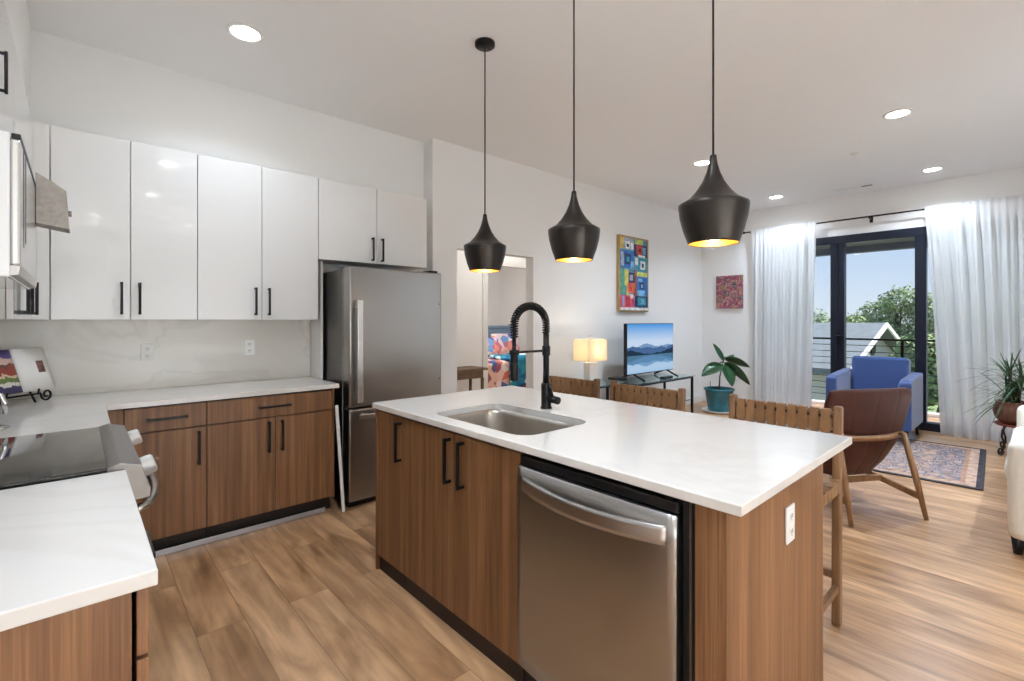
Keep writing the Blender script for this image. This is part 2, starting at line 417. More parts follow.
MB().box(fx0-.03, fx0+.012, 1.86, 1.885, 1.02, 1.20, .004).tube([(fx0-.03, 1.872, 1.16), (fx0-.05, 1.872, 1.16), (fx0-.05, 1.79, 1.15)], .009, 8).build('door_handle', BLACK, door)

# ---------------------------------------------------------------- kitchen cabinets
def handle(parent, a, b, out, r=.0065, off=.032):
    """square bar pull from a to b standing off along vector out"""
    a = Vector(a); b = Vector(b); o = Vector(out).normalized()*off
    d = (b-a).normalized(); m = MB()
    m.beam(a+o, b+o, r*2, r*2, .002)
    for p in (a+d*.008, b-d*.008): m.beam(p, p+o, r*2, r*2, .001, up=d)
    return m.build('handle', BLACK, parent)
WC = 'kitchen wall cabinets'
BC = 'walnut base cabinets'
yU = 3.70       # door faces of the wall cabinets
def upper_back(x0, x1, z0, z1, split, hz, label, hx=.043):
    t = thing('wall_cabinet', label, 'cabinet', ((x0+x1)/2, YB, z0), 0, WC)
    MB().box(x0+.002, x1-.002, yU+.022, YB-.001, z0+.001, z1).build('cabinet_body', WHITEM, t)
    for a, b, hxx in ((x0, split, split-hx), (split, x1, split+hx)):
        d = MB().box(a+.002, b-.002, yU, yU+.020, z0, z1, .002).build('door', WHITE, t)
        handle(d, (hxx, yU, hz[0]), (hxx, yU, hz[1]), (0, -1, 0))
    return t
upper_back(-.112, .582, 1.372, 2.455, .239, (1.403, 1.597), 'glossy white two-door wall cabinet in the corner, above the first wall socket')
upper_back(.582, 1.362, 1.372, 2.455, .968, (1.403, 1.597), 'glossy white two-door wall cabinet between the corner one and the fridge')
upper_back(1.364, 2.325, 1.836, 2.455, 1.842, (1.855, 2.047), 'short white two-door wall cabinet mounted above the fridge')
# left run
xU = -.182
t = thing('wall_cabinet', 'white wall cabinet with three black pulls just past the microwave', 'cabinet', (XL, 3.17, 1.372), 0, WC)
MB().box(XL+.001, xU-.022, 2.652, YB-.02, 1.374, 2.455).box(xU-.03, -.115, yU+.004, yU+.02, 1.374, 2.455).build('cabinet_body', WHITEM, t)
for a, b, hy in ((2.652, 3.00, 2.82), (3.00, 3.34, 3.05), (3.34, 3.69, 3.385)):
    d = MB().box(xU-.02, xU, a+.002, b-.002, 1.372, 2.455, .002).build('door', WHITE, t)
    handle(d, (xU, hy, 1.395), (xU, hy, 1.56), (1, 0, 0))
t = thing('wall_cabinet', 'short white wall cabinet above the microwave at the left edge', 'cabinet', (XL, 2.26, 1.86), 0, WC)
MB().box(XL+.001, xU-.022, 1.89, 2.646, 1.89, 2.455).build('cabinet_body', WHITEM, t)
d = MB().box(xU-.02, xU, 1.892, 2.644, 1.89, 2.455, .002).build('door', WHITE, t)
handle(d, (xU, 2.03, 2.03), (xU, 2.03, 2.155), (1, 0, 0), .004, .028)

# base cabinets, back run
yD = 3.392      # door faces
def base_back(x0, x1, doors, drawers, label):
    t = thing('base_cabinet', label, 'cabinet', ((x0+x1)/2, YB, 0), 0, BC)
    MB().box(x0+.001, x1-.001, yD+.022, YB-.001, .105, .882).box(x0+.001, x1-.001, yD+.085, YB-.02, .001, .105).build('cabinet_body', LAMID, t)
    for a, b in drawers:
        d = MB().box(a+.002, b-.002, yD, yD+.02, .735, .872, .0015).build('drawer', LAMI, t)
        m = (a+b)/2; handle(d, (m-.098, yD, .804), (m+.098, yD, .804), (0, -1, 0))
    for a, b, hx in doors:
        d = MB().box(a+.002, b-.002, yD, yD+.02, .115, .728, .0015).build('door', LAMI, t)
        handle(d, (hx, yD, .508), (hx, yD, .708), (0, -1, 0))
    return t
base_back(.19, .581, [(.19, .581, .54)], [(.19, .581)], 'narrow walnut base cabinet with one drawer and one door beside the range')
t = base_back(.581, 1.362, [(.581, .968, .927), (.968, 1.345, 1.008)], [(.581, 1.345)], 'wide walnut base cabinet with one drawer and two doors beside the fridge')
MB().box(1.347, 1.362, yD+.002, yD+.05, .105, .882, .001).build('side_stile', LAMI, t)
t = thing('base_cabinet', 'walnut corner base cabinet past the range, only a narrow filler showing beside the first drawer', 'cabinet', (-.2, 3.4, 0), 0, BC)
MB().box(XL+.001, .062, 2.655, YB-.002, .105, .882).box(.062, .187, yD+.022, YB-.002, .105, .882).box(XL+.001, .0, 2.655, YB-.02, .001, .105).build('cabinet_body', LAMID, t)
MB().box(.064, .188, yD+.004, yD+.021, .11, .878, .001).build('filler', LAMI, t)
d = MB().box(.070, .090, 2.658, yD, .115, .872, .0015).build('door', LAMI, t)
# near end of the left run
t = thing('base_cabinet', 'walnut base cabinet at the lower left corner, end panel facing out', 'cabinet', (-.2, 1.5, 0), 0, BC)
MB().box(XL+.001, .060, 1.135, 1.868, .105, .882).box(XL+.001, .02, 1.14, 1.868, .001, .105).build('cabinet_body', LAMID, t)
MB().box(XL+.001, .0735, 1.112, 1.134, .001, .883, .001).build('end_panel', LAMI, t)
d = MB().box(.0805, .0985, 1.112, 1.864, .752, .874, .0015).build('drawer', LAMI, t); handle(d, (.0985, 1.40, .815), (.0985, 1.57, .815), (1, 0, 0))
d = MB().box(.0805, .0985, 1.112, 1.864, .115, .745, .0015).build('door', LAMI, t); handle(d, (.0985, 1.80, .508), (.0985, 1.80, .708), (1, 0, 0))
# worktops
o = MB().box(XL+.002, .11, 1.086, 1.874, .884, .914, .003).build('worktop', QUARTZ)
tag(o, 'short white quartz worktop at the lower left, nearest end of the run', 'worktop')
wt_ = MB().prism([(XL+.002, 2.648), (.11, 2.648), (.11, 3.37), (1.39, 3.37), (1.39, YB-.014), (XL+.002, YB-.014)], 2, .884, .914, .003).build('worktop', QUARTZ)
tag(wt_, 'white quartz corner worktop running from the range to the fridge', 'worktop')
# loose strips
o = MB().box(.155, 1.31, 3.425, 3.436, .012, .034, .002).box(.155, 1.31, 3.426, 3.474, .001, .012, .002).build('toe_kick_strip', mat('pale_aluminium', (196, 196, 200), .35, metal=.7))
tag(o, 'pale metal strip along the floor under the back base cabinets', 'strip')
o = MB().beam((1.369, 3.372, .862-.10), (1.405, 3.335, .003), .022, .008, .001, up=(0, 1, 0)).build('trim_strip', PLATE)
tag(o, 'thin white strip leaning between the base cabinet and the fridge', 'strip')

# ---------------------------------------------------------------- fridge
t = thing('refrigerator', 'tall stainless steel fridge with a bottom freezer drawer', 'fridge', (1.85, 3.65, 0))
fx, fw = 1.445, 2.235
MB().box(fx, fw, 3.455, YB-.03, .045, 1.745, .006).build('fridge_body', STEELD, t)
MB().box(fx, fw, 3.33, 3.44, .735, 1.757, .012, 3).build('upper_door', STEELV, t)
MB().box(fx, fw, 3.33, 3.44, .055, .722, .012, 3).build('freezer_drawer', STEELV, t)
MB().box(fx+.01, fw-.01, 3.44, 3.455, .06, 1.74).build('door_gasket', BLACKP, t)
MB().box(fx+.02, fw-.02, 3.40, 3.9, .0, .05).build('base_grille', BLACKP, t)
MB().box(fx+.036, fx+.078, 3.262, 3.282, .775, 1.515, .006, 3).box(fx+.048, fx+.072, 3.28, 3.331, .80, .84, .004).box(fx+.048, fx+.072, 3.28, 3.331, 1.45, 1.49, .004).build('door_handle', PALEST, t)
MB().box(fx+.05, fw-.05, 3.262, 3.282, .655, .690, .006, 3).box(fx+.09, fx+.13, 3.28, 3.331, .66, .685, .004).box(fw-.13, fw-.09, 3.28, 3.331, .66, .685, .004).build('drawer_handle', STEELH, t)
for z in (1.50, .89): MB().cyl((fw-.025, 3.331, z), (fw-.025, 3.326, z), .007, 12).build('screw_cap', STEELD, t)
MB().box(fw-.10, fw-.02, 3.36, 3.48, 1.757, 1.775, .004).build('hinge_cover', BLACKP, t)

# ---------------------------------------------------------------- range
t = thing('range', 'slide-in stainless electric range with a black glass cooktop', 'range', (-.2, 2.26, 0))
RY0, RY1 = 1.882, 2.640
MB().box(XL+.01, .085, RY0, RY1, .02, .905, .003).build('oven_body', STEELD, t)
ck = MB().box(XL+.03, .072, RY0+.004, RY1-.004, .905, .924, .003).build('cooktop', GLASSB, t)
MB().prism([(.066, .926), (.098, .934), (.150, .918), (.172, .84), (.172, .812), (.085, .812), (.066, .85)], 1, RY0, RY1, .003).build('control_panel', mat('panel_steel', (138, 133, 128), .42, metal=.85), t)
KN = mat('clear_knob', (232, 232, 230), .15, metal=.55)
for y in (2.03, 2.54):
    k = MB(); n = Vector((.95, 0, .3)).normalized(); p = Vector((.153, y, .872))
    k.tube([p, p+n*.010, p+n*.0101, p+n*.040, p+n*.046], [.036, .036, .034, .032, .026], 24)
    k.build('knob', KN, t)
MB().box(.085, .135, RY0+.006, RY1-.006, .19, .80, .006).build('oven_door', STEELH, t)
MB().box(.1345, .137, RY0+.12, RY1-.12, .33, .62).build('oven_window', GLASSB, t)
MB().box(.085, .130, RY0+.006, RY1-.006, .03, .18, .006).build('drawer', STEELH, t)
hp = [(.137+.075*math.sin(PI*max(0, min(1, k/24)))**.45, RY0+.06+(RY1-RY0-.12)*k/24, .765) for k in range(25)]
MB().tube(hp, .0125, 12).build('door_handle', STEELH, t)

# ---------------------------------------------------------------- microwave
t = thing('microwave', 'stainless over-range microwave seen edge on at the left', 'microwave', (-.3, 2.26, 1.48))
mx = -.116
MB().box(XL+.005, mx-.02, 1.886, 2.640, 1.487, 1.884, .005).build('microwave_body', WHITE, t)
d = MB().box(mx-.02, mx, 1.890, 2.47, 1.52, 1.868, .006).build('door', PALEST, t)
MB().box(mx-.018, mx+.001, 1.888, 2.638, 1.868, 1.882, .002).build('top_vent', BLACKP, t)
MB().box(mx-.02, mx-.001, 2.475, 2.638, 1.52, 1.868, .006).build('control_panel', MATS['pale_steel'], t)
MB().prism([(mx-.02, 1.52), (mx, 1.52), (mx-.004, 1.495), (mx-.05, 1.487)], 1, 1.89, 2.638).build('bottom_trim', STEELH, t)
MB().box(mx-.001, mx+.0015, 1.985, 1.995, 1.58, 1.862).box(mx-.001, mx+.0015, 2.06, 2.066, 1.60, 1.862).build('door_seam', DARKSLOT, d)
fl = MB().prism([(mx, 1.925), (mx+.050, 1.895), (mx+.084, 1.868), (mx+.094, 1.72), (mx, 1.735)], 1, 2.53, 2.64, .002)
fl.cyl((mx+.088, 2.55, 1.785), (mx+.100, 2.55, 1.785), .011, 10)
fl.build('vent_flap', mat('speckled_steel', (160, 152, 144), .5, metal=.3, noise=.14, nscale=60), t)

# ---------------------------------------------------------------- island
IX0, IX1, IY0, IY1 = 1.207, 2.24, .492, 2.477
xD = 1.220
ISL = 'walnut island cabinets'
t = thing('base_cabinet', 'narrow walnut island cabinet with one pull at the fridge end', 'cabinet', (1.6, 2.31, 0), 0, ISL)
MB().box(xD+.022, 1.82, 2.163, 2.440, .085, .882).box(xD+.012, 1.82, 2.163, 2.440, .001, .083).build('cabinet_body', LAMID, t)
MB().box(xD-.002, 2.03, 2.442, 2.462, .001, .883, .001).build('end_panel', LAMI, t)
d = MB().box(xD, xD+.02, 2.163, 2.440, .085, .872, .0015).build('door', LAMI, t); handle(d, (xD, 2.186, .650), (xD, 2.186, .852), (-1, 0, 0))
t = thing('base_cabinet', 'two-door walnut island cabinet under the sink beside the dishwasher', 'cabinet', (1.6, 1.73, 0), 0, ISL)
b = MB().box(xD+.022, 1.82, 1.297, 1.315, .085, .882).box(xD+.022, 1.82, 2.143, 2.160, .085, .882).box(xD+.022, 1.82, 1.315, 2.143, .085, .11)
b.box(xD+.022, xD+.05, 1.315, 2.143, .11, .69).box(1.80, 1.82, 1.315, 2.143, .11, .882).box(xD+.012, 1.82, 1.297, 2.160, .001, .083)
b.build('cabinet_body', LAMID, t)
for a, b_, hy in ((1.297, 1.716, 1.652), (1.718, 2.160, 1.750)):
    d = MB().box(xD, xD+.02, a+.001, b_-.001, .085, .872, .0015).build('door', LAMI, t); handle(d, (xD, hy, .652), (xD, hy, .852), (-1, 0, 0))
t = thing('island_panel', 'walnut end and back panels closing the kitchen island', 'panel', (1.8, .55, 0))
MB().box(xD+.001, 2.03, .535, .556, .001, .883, .001).build('end_panel', LAMI, t)
MB().box(2.008, 2.03, .557, 2.441, .001, .883, .001).build('back_panel', LAMI, t)
MB().box(xD, xD+.04, .557, .618, .001, .883, .001).build('filler', LAMI, t)
# dishwasher
t = thing('dishwasher', 'stainless dishwasher with a bowed bar handle in the island front', 'dishwasher', (1.5, .98, 0))
MB().box(xD+.06, 1.80, .640, 1.287, .02, .868).build('tub', BLACKP, t)
def dwf(u, v):
    y = .664+u*(1.292-.664); z = .105+v*(.835-.105)
    bul = .012*(1-(2*u-1)**4)+.004*(1-(2*v-1)**4)
    return (xD-.006-bul, y, z)
MB().slab(dwf, 24, 12, .02).box(xD, xD+.05, .666, 1.290, .107, .833).build('door_panel', STEELV, t)
MB().box(xD-.006, xD+.055, .664, 1.292, .838, .870, .004).box(xD+.004, xD+.01, .70, 1.25, .842, .846).build('control_strip', BLACKP, t)
MB().box(xD+.015, xD+.06, .622, .660, .10, .880).build('side_gasket', BLACKP, t)
MB().box(xD+.012, xD+.05, .634, .640, .10, .875).build('mounting_rail', STEELD, t)
MB().box(xD+.02, xD+.04, .640, 1.292, .001, .10).build('kick_plate', BLACKP, t)
def dh(u, v):
    y = .690+u*(1.262-.690); s = math.sin(PI*min(1, max(0, u)))
    return (xD-.020-.048*s**.75, y, .752+v*.052-.006*s)
MB().slab(dh, 28, 4, .014).box(xD-.026, xD-.008, .690, .712, .764, .800, .003).box(xD-.026, xD-.008, 1.240, 1.262, .764, .800, .003).build('handle', STEELH, t)

# worktop with the sink cut-out
SX0, SX1, SY0, SY1, SR = 1.285, 1.715, 1.345, 2.015, .085
def rrect(x0, x1, y0, y1, r, n=8):
    P = []
    for cx, cy, a0 in ((x1-r, y1-r, 0), (x0+r, y1-r, 90), (x0+r, y0+r, 180), (x1-r, y0+r, 270)):
        for k in range(n+1):
            a = math.radians(a0+90*k/n); P.append((cx+r*math.cos(a), cy+r*math.sin(a)))
    return P
def worktop_hole():
    m = MB(); bm = m.bm; c = .003; n = 8
    Z1, Z0 = .914, .884
    inn = rrect(SX0, SX1, SY0, SY1, SR, n)
    def ring(z, ins):
        return [bm.verts.new(p+(z,)) for p in ((IX1-ins, IY1-ins), (IX0+ins, IY1-ins), (IX0+ins, IY0+ins), (IX1-ins, IY0+ins))]
    T, T2, B2, B = ring(Z1, c), ring(Z1-c, 0), ring(Z0+c, 0), ring(Z0, c)
    it = [bm.verts.new(p+(Z1,)) for p in inn]; ib = [bm.verts.new(p+(Z0,)) for p in inn]
    fs = []
    for A, Bq in ((T, T2), (T2, B2), (B2, B)):
        for k in range(4): fs.append(bm.faces.new((A[k], A[(k+1) % 4], Bq[(k+1) % 4], Bq[k])))
    for O, I in ((T, it), (B, ib)):
        for q in range(4):
            arc = I[q*(n+1):(q+1)*(n+1)]
            for k in range(n): fs.append(bm.faces.new((O[q], arc[k], arc[k+1])))
            nx = I[((q+1) % 4)*(n+1)]
            fs.append(bm.faces.new((O[q], arc[-1], nx, O[(q+1) % 4])))
    N = len(it)
    for k in range(N): fs.append(bm.faces.new((it[k], it[(k+1) % N], ib[(k+1) % N], ib[k])))
    m._fin(fs, False)
    return m
o = worktop_hole().build('worktop', QUARTZ); tag(o, 'large white quartz island worktop with the sink set into it', 'worktop')
# sink
t = thing('sink', 'undermount stainless sink in the island worktop', 'sink', (1.5, 1.68, .7))
m = MB(); bm = m.bm; rings = []
for ins, z, r in ((-.02, .883, SR+.02), (.0, .883, SR), (.004, .86, SR), (.008, .72, SR), (.014, .695, SR-.004), (.04, .682, SR-.02), (.12, .678, SR-.05)):
    rings.append([bm.verts.new(p+(z,)) for p in rrect(SX0+ins, SX1-ins, SY0+ins, SY1-ins, max(.02, r))])
fs = []
for A, B in zip(rings[:-1], rings[1:]):
    n = len(A)
    for k in range(n): fs.append(bm.faces.new((A[k], A[(k+1) % n], B[(k+1) % n], B[k])))
fs.append(bm.faces.new(rings[-1])); m._fin(fs, True); m.build('basin', SINKM, t)
MB().lathe([(0, .681), (.03, .681), (.045, .684), (.05, .681)], (1.52, 1.68, 0), 24).build('drain', CHROME, t)
# faucet
FX, FY = 1.795, 1.715
t = thing('faucet', 'matt black spring-neck faucet behind the island sink', 'faucet', (FX, FY, .914))
MB().lathe([(0, 0), (.030, 0), (.030, .006), (.026, .01), (.026, .125), (.020, .132), (0, .132)], (FX, FY, .9145), 24).build('base_body', BLACK, t)
MB().cyl((FX, FY, 1.04), (FX, FY, 1.30), .0155).lathe([(.0155, 0), (.021, .004), (.021, .05), (.0155, .054)], (FX, FY, 1.185), 20).build('riser', BLACK, t)
MB().cyl((FX, FY-.02, .968), (FX, FY-.085, .962), .019).tube([(FX+.0, FY-.045, .975), (FX-.006, FY-.040, 1.01), (FX-.012, FY-.030, 1.035)], [.008, .006, .005], 10).build('lever', BLACK, t)
RA = .112; cxs = FX-RA
arc = [(FX, FY, 1.30+.02*k) for k in range(3)]
arc += [(cxs+RA*math.cos(a), FY, 1.345+RA*.85*math.sin(a)) for a in [PI*k/24 for k in range(25)]]
arc += [(cxs-RA, FY, 1.345-.02*k) for k in range(1, 4)]
MB().tube(arc, .009, 10).build('hose', BLACK, t)
# coil along the arc
def along(pts, s):
    L = [0]
    for a, b in zip(pts[:-1], pts[1:]): L.append(L[-1]+(Vector(b)-Vector(a)).length)
    tt = s*L[-1]
    for i in range(len(L)-1):
        if tt <= L[i+1]+1e-9:
            f_ = (tt-L[i])/max(1e-9, L[i+1]-L[i]); a = Vector(pts[i]); b = Vector(pts[i+1]); return a.lerp(b, f_), (b-a).normalized()
    return Vector(pts[-1]), (Vector(pts[-1])-Vector(pts[-2])).normalized()
coil = []
turns = 34
for k in range(turns*10+1):
    s_ = k/(turns*10); p, d = along(arc, s_); y = Vector((0, 1, 0)); x = y.cross(d); a = 2*PI*k/10
    coil.append(p+(x*math.cos(a)+y*math.sin(a))*.0170)
MB().tube(coil, .0042, 6).build('spring', BLACK, t)
hx = cxs-RA
MB().tube([(hx, FY, 1.285), (hx, FY, 1.175)], .010, 14).build('down_tube', BLACK, t)
MB().lathe([(0, 0), (.017, 0), (.021, .006), (.021, .075), (.016, .085), (.019, .09), (.019, .135), (.012, .14), (0, .14)], (hx, FY, 1.075), 20).build('spray_head', BLACK, t)
MB().beam((FX-.015, FY, 1.212), (hx+.012, FY, 1.212), .010, .012, .003).lathe([(.0195, 0), (.024, .002), (.024, .022), (.0195, .024)], (hx, FY, 1.20), 16).build('support_arm', BLACK, t)

# sockets
def outlet(loc, rz, label):
    t = thing('wall_socket', label, 'socket', loc, rz, 'white wall sockets')
    MB().box(-.036, .036, -.006, 0, -.058, .058, .003).build('cover_plate', PLATE, t, True)
    for z in (-.024, .024):
        r = MB().box(-.017, .017, -.008, -.004, z-.016, z+.016, .004).build('receptacle', PLATE, t, True)
        MB().box(-.008, -.005, -.0085, -.0075, z-.004, z+.008).box(.005, .008, -.0085, -.0075, z-.004, z+.008).box(-.002, .002, -.0085, -.0075, z-.012, z-.008).build('slot', DARKSLOT, r, True)
    return t
outlet((.345, YB-.0125, 1.155), 0, 'white wall socket nearest the corner on the stone splashback')
outlet((.955, YB-.0125, 1.165), 0, 'white wall socket nearest the fridge on the stone splashback')
outlet((1.672, .5345, .725), 0, 'white socket plate on the end panel of the island')

# cookbook on its easel
S_ = Vector((-.227, 3.68, .982)); E1 = Vector((.7071, .7071, 0)); UP_ = Vector((-.058, .058, .228)); NF = Vector((.7071, -.7071, 0))
t = thing('book_easel', 'black scrolled wire easel on the corner worktop', 'easel', (-.227, 3.70, .914))
def BP(a, z, n=0): q = S_+E1*a+NF*n; q.z = z; return q
m = MB()
m.tube([BP(-.17, .962, .006), BP(0, .962, .006), BP(.10, .962, .006)]+[BP(.128+.030*(1-.72*k/24)*math.cos(PI-2*PI*1.35*k/24), .952+.034*(1-.72*k/24)*math.sin(PI-2*PI*1.35*k/24)*-1, .012) for k in range(25)], .0055, 8)
m.tube([BP(.07, .962, .006), BP(.07, .962, .026), BP(.07, .992, .030)], .005, 8).tube([BP(-.09, .962, .006), BP(-.09, .962, .026), BP(-.09, .992, .030)], .005, 8)
m.build('front_rail', BLACK, t)
for a in (-.10, .06): MB().tube([BP(a, .918, .02), BP(a, .962, -.004), BP(a*.6, 1.14, -.085)], .005, 8).build('easel_leg', BLACK, t)
MB().tube([BP(-.01, 1.13, -.083), BP(-.01, .918, -.17)], .005, 8).build('back_leg', BLACK, t)
t = thing('cookbook', 'open cookbook propped on the black easel in the corner', 'book', (-.227, 3.68, .982))
m, nt, b = nmat('cookbook_photo_page')
tcn = nt.nodes.new('ShaderNodeTexCoord'); sp = nt.nodes.new('ShaderNodeSeparateXYZ'); nt.links.new(tcn.outputs['Generated'], sp.inputs[0])
rp = nt.nodes.new('ShaderNodeValToRGB'); rp.color_ramp.interpolation = 'CONSTANT'
for i, (p_, c_) in enumerate(((0, (64, 60, 96)), (.17, (226, 220, 212)), (.24, (98, 122, 62)), (.36, (214, 186, 160)), (.42, (142, 60, 46)), (.60, (96, 70, 54)), (.66, (206, 176, 160)), (.80, (88, 78, 132)))):
    el = rp.color_ramp.elements[i] if i < 2 else rp.color_ramp.elements.new(p_)
    el.position = p_; el.color = (*lin(c_), 1)
nz = nt.nodes.new('ShaderNodeTexNoise'); nz.inputs['Scale'].default_value = 7; nt.links.new(tcn.outputs['Generated'], nz.inputs['Vector'])
ma = nt.nodes.new('ShaderNodeMath'); ma.operation = 'MULTIPLY_ADD'; ma.inputs[1].default_value = .25; nt.links.new(nz.outputs['Fac'], ma.inputs[0])
su = nt.nodes.new('ShaderNodeMath'); su.operation = 'SUBTRACT'; su.inputs[1].default_value = .125
nt.links.new(sp.outputs['Z'], su.inputs[0]); nt.links.new(su.outputs[0], ma.inputs[2]); nt.links.new(ma.outputs[0], rp.inputs[0]); nt.links.new(rp.outputs[0], b.inputs['Base Color'])
PAGEP = MATS['cookbook_photo_page']; PAGEW = mat('paper', (236, 233, 227), .6)
def page(a0, a1, off=.014):
    return lambda u, v: S_+E1*(a0+(a1-a0)*u)+UP_*v+NF*(off+.008*math.sin(PI*u))
MB().slab(page(.002, .172), 10, 2, .010).build('text_page', PAGEW, t)
MB().slab(page(-.172, -.002), 10, 2, .010).build('photo_page', PAGEP, t)
MB().slab(lambda u, v: S_+E1*(.105+.040*u)+UP_*(.42+.28*v)+NF*(.0275-.0015*u-.002*u), 3, 3, .0012).build('page_picture', mat('page_picture_tint', (118, 84, 82), .6, noise=.5, nscale=40), t)
# chrome piece at the left edge, on the worktop past the range
t = thing('chrome_stand', 'chrome countertop stand with a curved arm at the left edge', 'stand', (-.27, 2.93, .914))
MB().lathe([(0, 0), (.055, 0), (.06, .005), (.048, .010), (0, .011)], (-.272, 2.93, .9145), 28).build('base_plate', CHROME, t)
MB().tube([(-.285, 2.93, .925), (-.285, 2.93, 1.03), (-.265, 2.93, 1.06), (-.238, 2.93, 1.055), (-.226, 2.93, 1.02), (-.226, 2.93, .975)], .010, 12).build('arm', CHROME, t)

# ---------------------------------------------------------------- pendants and downlights
PX = 1.862
def make_pendant(label, loc):
    t = thing('pendant_light', label, 'pendant lamp', loc, 0, 'black pendants over the island')
    top = CZ-loc[2]
    prof = [(.012, .345), (.013, .335), (.017, .312), (.026, .280), (.042, .243), (.066, .206), (.092, .178), (.118, .162), (.131, .155)]
    low = [(.131, .155), (.1305, .140), (.125, .100), (.112, .050), (.097, .010), (.094, .0)]
    s = MB().lathe(prof+low[1:]+[(.092, .0), (.095, .012), (.110, .052), (.123, .10), (.128, .14)], (0, 0, 0), 48).build('shade', BRONZE, t, True)
    MB().lathe([(.0915, .002), (.0945, .012), (.1095, .052), (.1225, .10), (.1270, .14), (.116, .156), (.090, .172), (.062, .202), (.038, .243), (.018, .28), (.0, .29)], (0, 0, 0), 48).build('gold_lining', GOLD, t, True)
    MB().lathe([(.0, .350), (.010, .350), (.012, .347), (.0135, .332)], (0, 0, 0), 16).build('cap', BLACK, t, True)
    MB().cyl((0, 0, .346), (0, 0, top-.02), .0042, 8).build('cord', BLACK, t, True)
    cp = MB().lathe([(0, top-.026), (.055, top-.026), (.062, top-.02), (.062, top-.001), (0, top-.001)], (0, 0, 0), 32).build('canopy', BLACK, t, True)
    for q in (-.035, .035): MB().lathe([(0, top-.032), (.006, top-.030), (.008, top-.025)], (q, 0, 0), 10).build('screw', BLACK, cp, True)
    MB().lathe([(0, .008), (.030, .016), (.046, .042), (.046, .066), (.032, .105), (.016, .14), (.014, .19), (0, .19)], (0, 0, 0), 20).build('bulb', BULB, t, True)
    return t
PLAB = ['black pendant lamp nearest the fridge, smallest of the three in view', 'middle black pendant lamp of the three over the island', 'black pendant lamp nearest the balcony end, largest of the three in view']
PYS = (2.30, 1.585, .868)
pt = make_pendant(PLAB[0], (PX, PYS[0], 1.672))
for i in (1, 2): dup(pt, (PX, PYS[i], 1.672), 0, PLAB[i])
for y in PYS: light('pendant_bulb_light', 'POINT', (PX, y, 1.726), PEND_W, None, (1, .86, .64), .047)
def make_downlight(label, loc):
    t = thing('ceiling_downlight', label, 'ceiling light', loc, 0, 'round recessed ceiling lights')
    MB().lathe([(.078, -.001), (.100, -.001), (.100, -.006), (.084, -.010), (.076, -.006), (.076, -.001)], (0, 0, 0), 40).build('trim_ring', TRIM, t, True)
    MB().lathe([(0, -.004), (.0775, -.004), (.0775, -.001), (0, -.001)], (0, 0, 0), 40).build('lens', LENS, t, True)
    return t
DL = [((.74, 3.175), 'round recessed ceiling light above the kitchen base cabinets'),
      ((5.03, .79), 'round recessed ceiling light nearest the camera over the living area'),
      ((7.18, .82), 'round recessed ceiling light over the right-hand curtain'),
      ((7.18, 2.465), 'round recessed ceiling light over the left-hand curtain'),
      ((5.03, 2.465), 'round recessed ceiling light half hidden behind the largest pendant cord'),
      ((.74, 1.0), 'round recessed ceiling light mirrored in the corner wall cabinet'),
      ((.74, -.72), 'second round recessed ceiling light mirrored in the corner wall cabinet')]
d0 = make_downlight(DL[0][1], (*DL[0][0], CZ))
for (x, y), lb in DL[1:]: dup(d0, (x, y, CZ), 0, lb)
for (x, y) in [p for p, _ in DL]+[(2.9, -.72), (5.03, -.72)]:  # last two: unseen fill lamps added without fixtures
    l = light('down_or_fill_lamp', 'AREA', (x, y, CZ-.012), DOWN_W*(.24 if y > 3 else .2 if y < 0 and 2 < x < 4 else 1.0 if y < 0 and x > 2 else .62 if x > 7 else .65 if y > 2 else .85 if x > 2 else .6), None, LAMP_C, .15)
    l.data.spread = math.radians(90 if y < 0 and x > 2 else 134)
for (x, y) in ((.2, -2.9), (1.5, -2.9), (.2, -3.8), (1.5, -3.8)):      # unseen fill lamps added behind the camera for bounce light
    dup(d0, (x, y, CZ), 0, 'added ceiling fill light, unseen behind the kitchen')
    light('down_or_fill_lamp', 'AREA', (x, y, CZ-.012), REAR_FILL_W, None, (.93, .98, 1.03), .15).data.spread = math.radians(64)
light('hall_fill_light', 'AREA', (4.2, 4.35, CZ-.02), 10, None, (1, .97, .93), .2)  # added fill lamp to brighten the hall, no fixture
light('bedroom_fill_light', 'AREA', (5.2, 6.6, CZ-.02), 45, None, (1, .98, .96), .3)  # unseen lamp without a fixture, added to light the bedroom
# ceiling slot vent and sprinkler
t = thing('ceiling_vent', 'slim white slot vent in the ceiling near the balcony door', 'vent', (7.42, 1.60, CZ))
MB().box(7.39, 7.45, 1.40, 1.82, CZ-.006, CZ-.0005, .002).build('vent_frame', TRIM, t)
MB().box(7.402, 7.438, 1.42, 1.53, CZ-.008, CZ-.004).build('slot', DARKSLOT, t)
t = thing('sprinkler_head', 'small white sprinkler disc in the living room ceiling', 'sprinkler', (5.9, 1.28, CZ))
MB().lathe([(0, -.03), (.012, -.03), (.013, -.012), (.035, -.006), (.04, -.001), (0, -.001)], (5.9, 1.28, CZ), 20).build('cover_disc', TRIM, t)

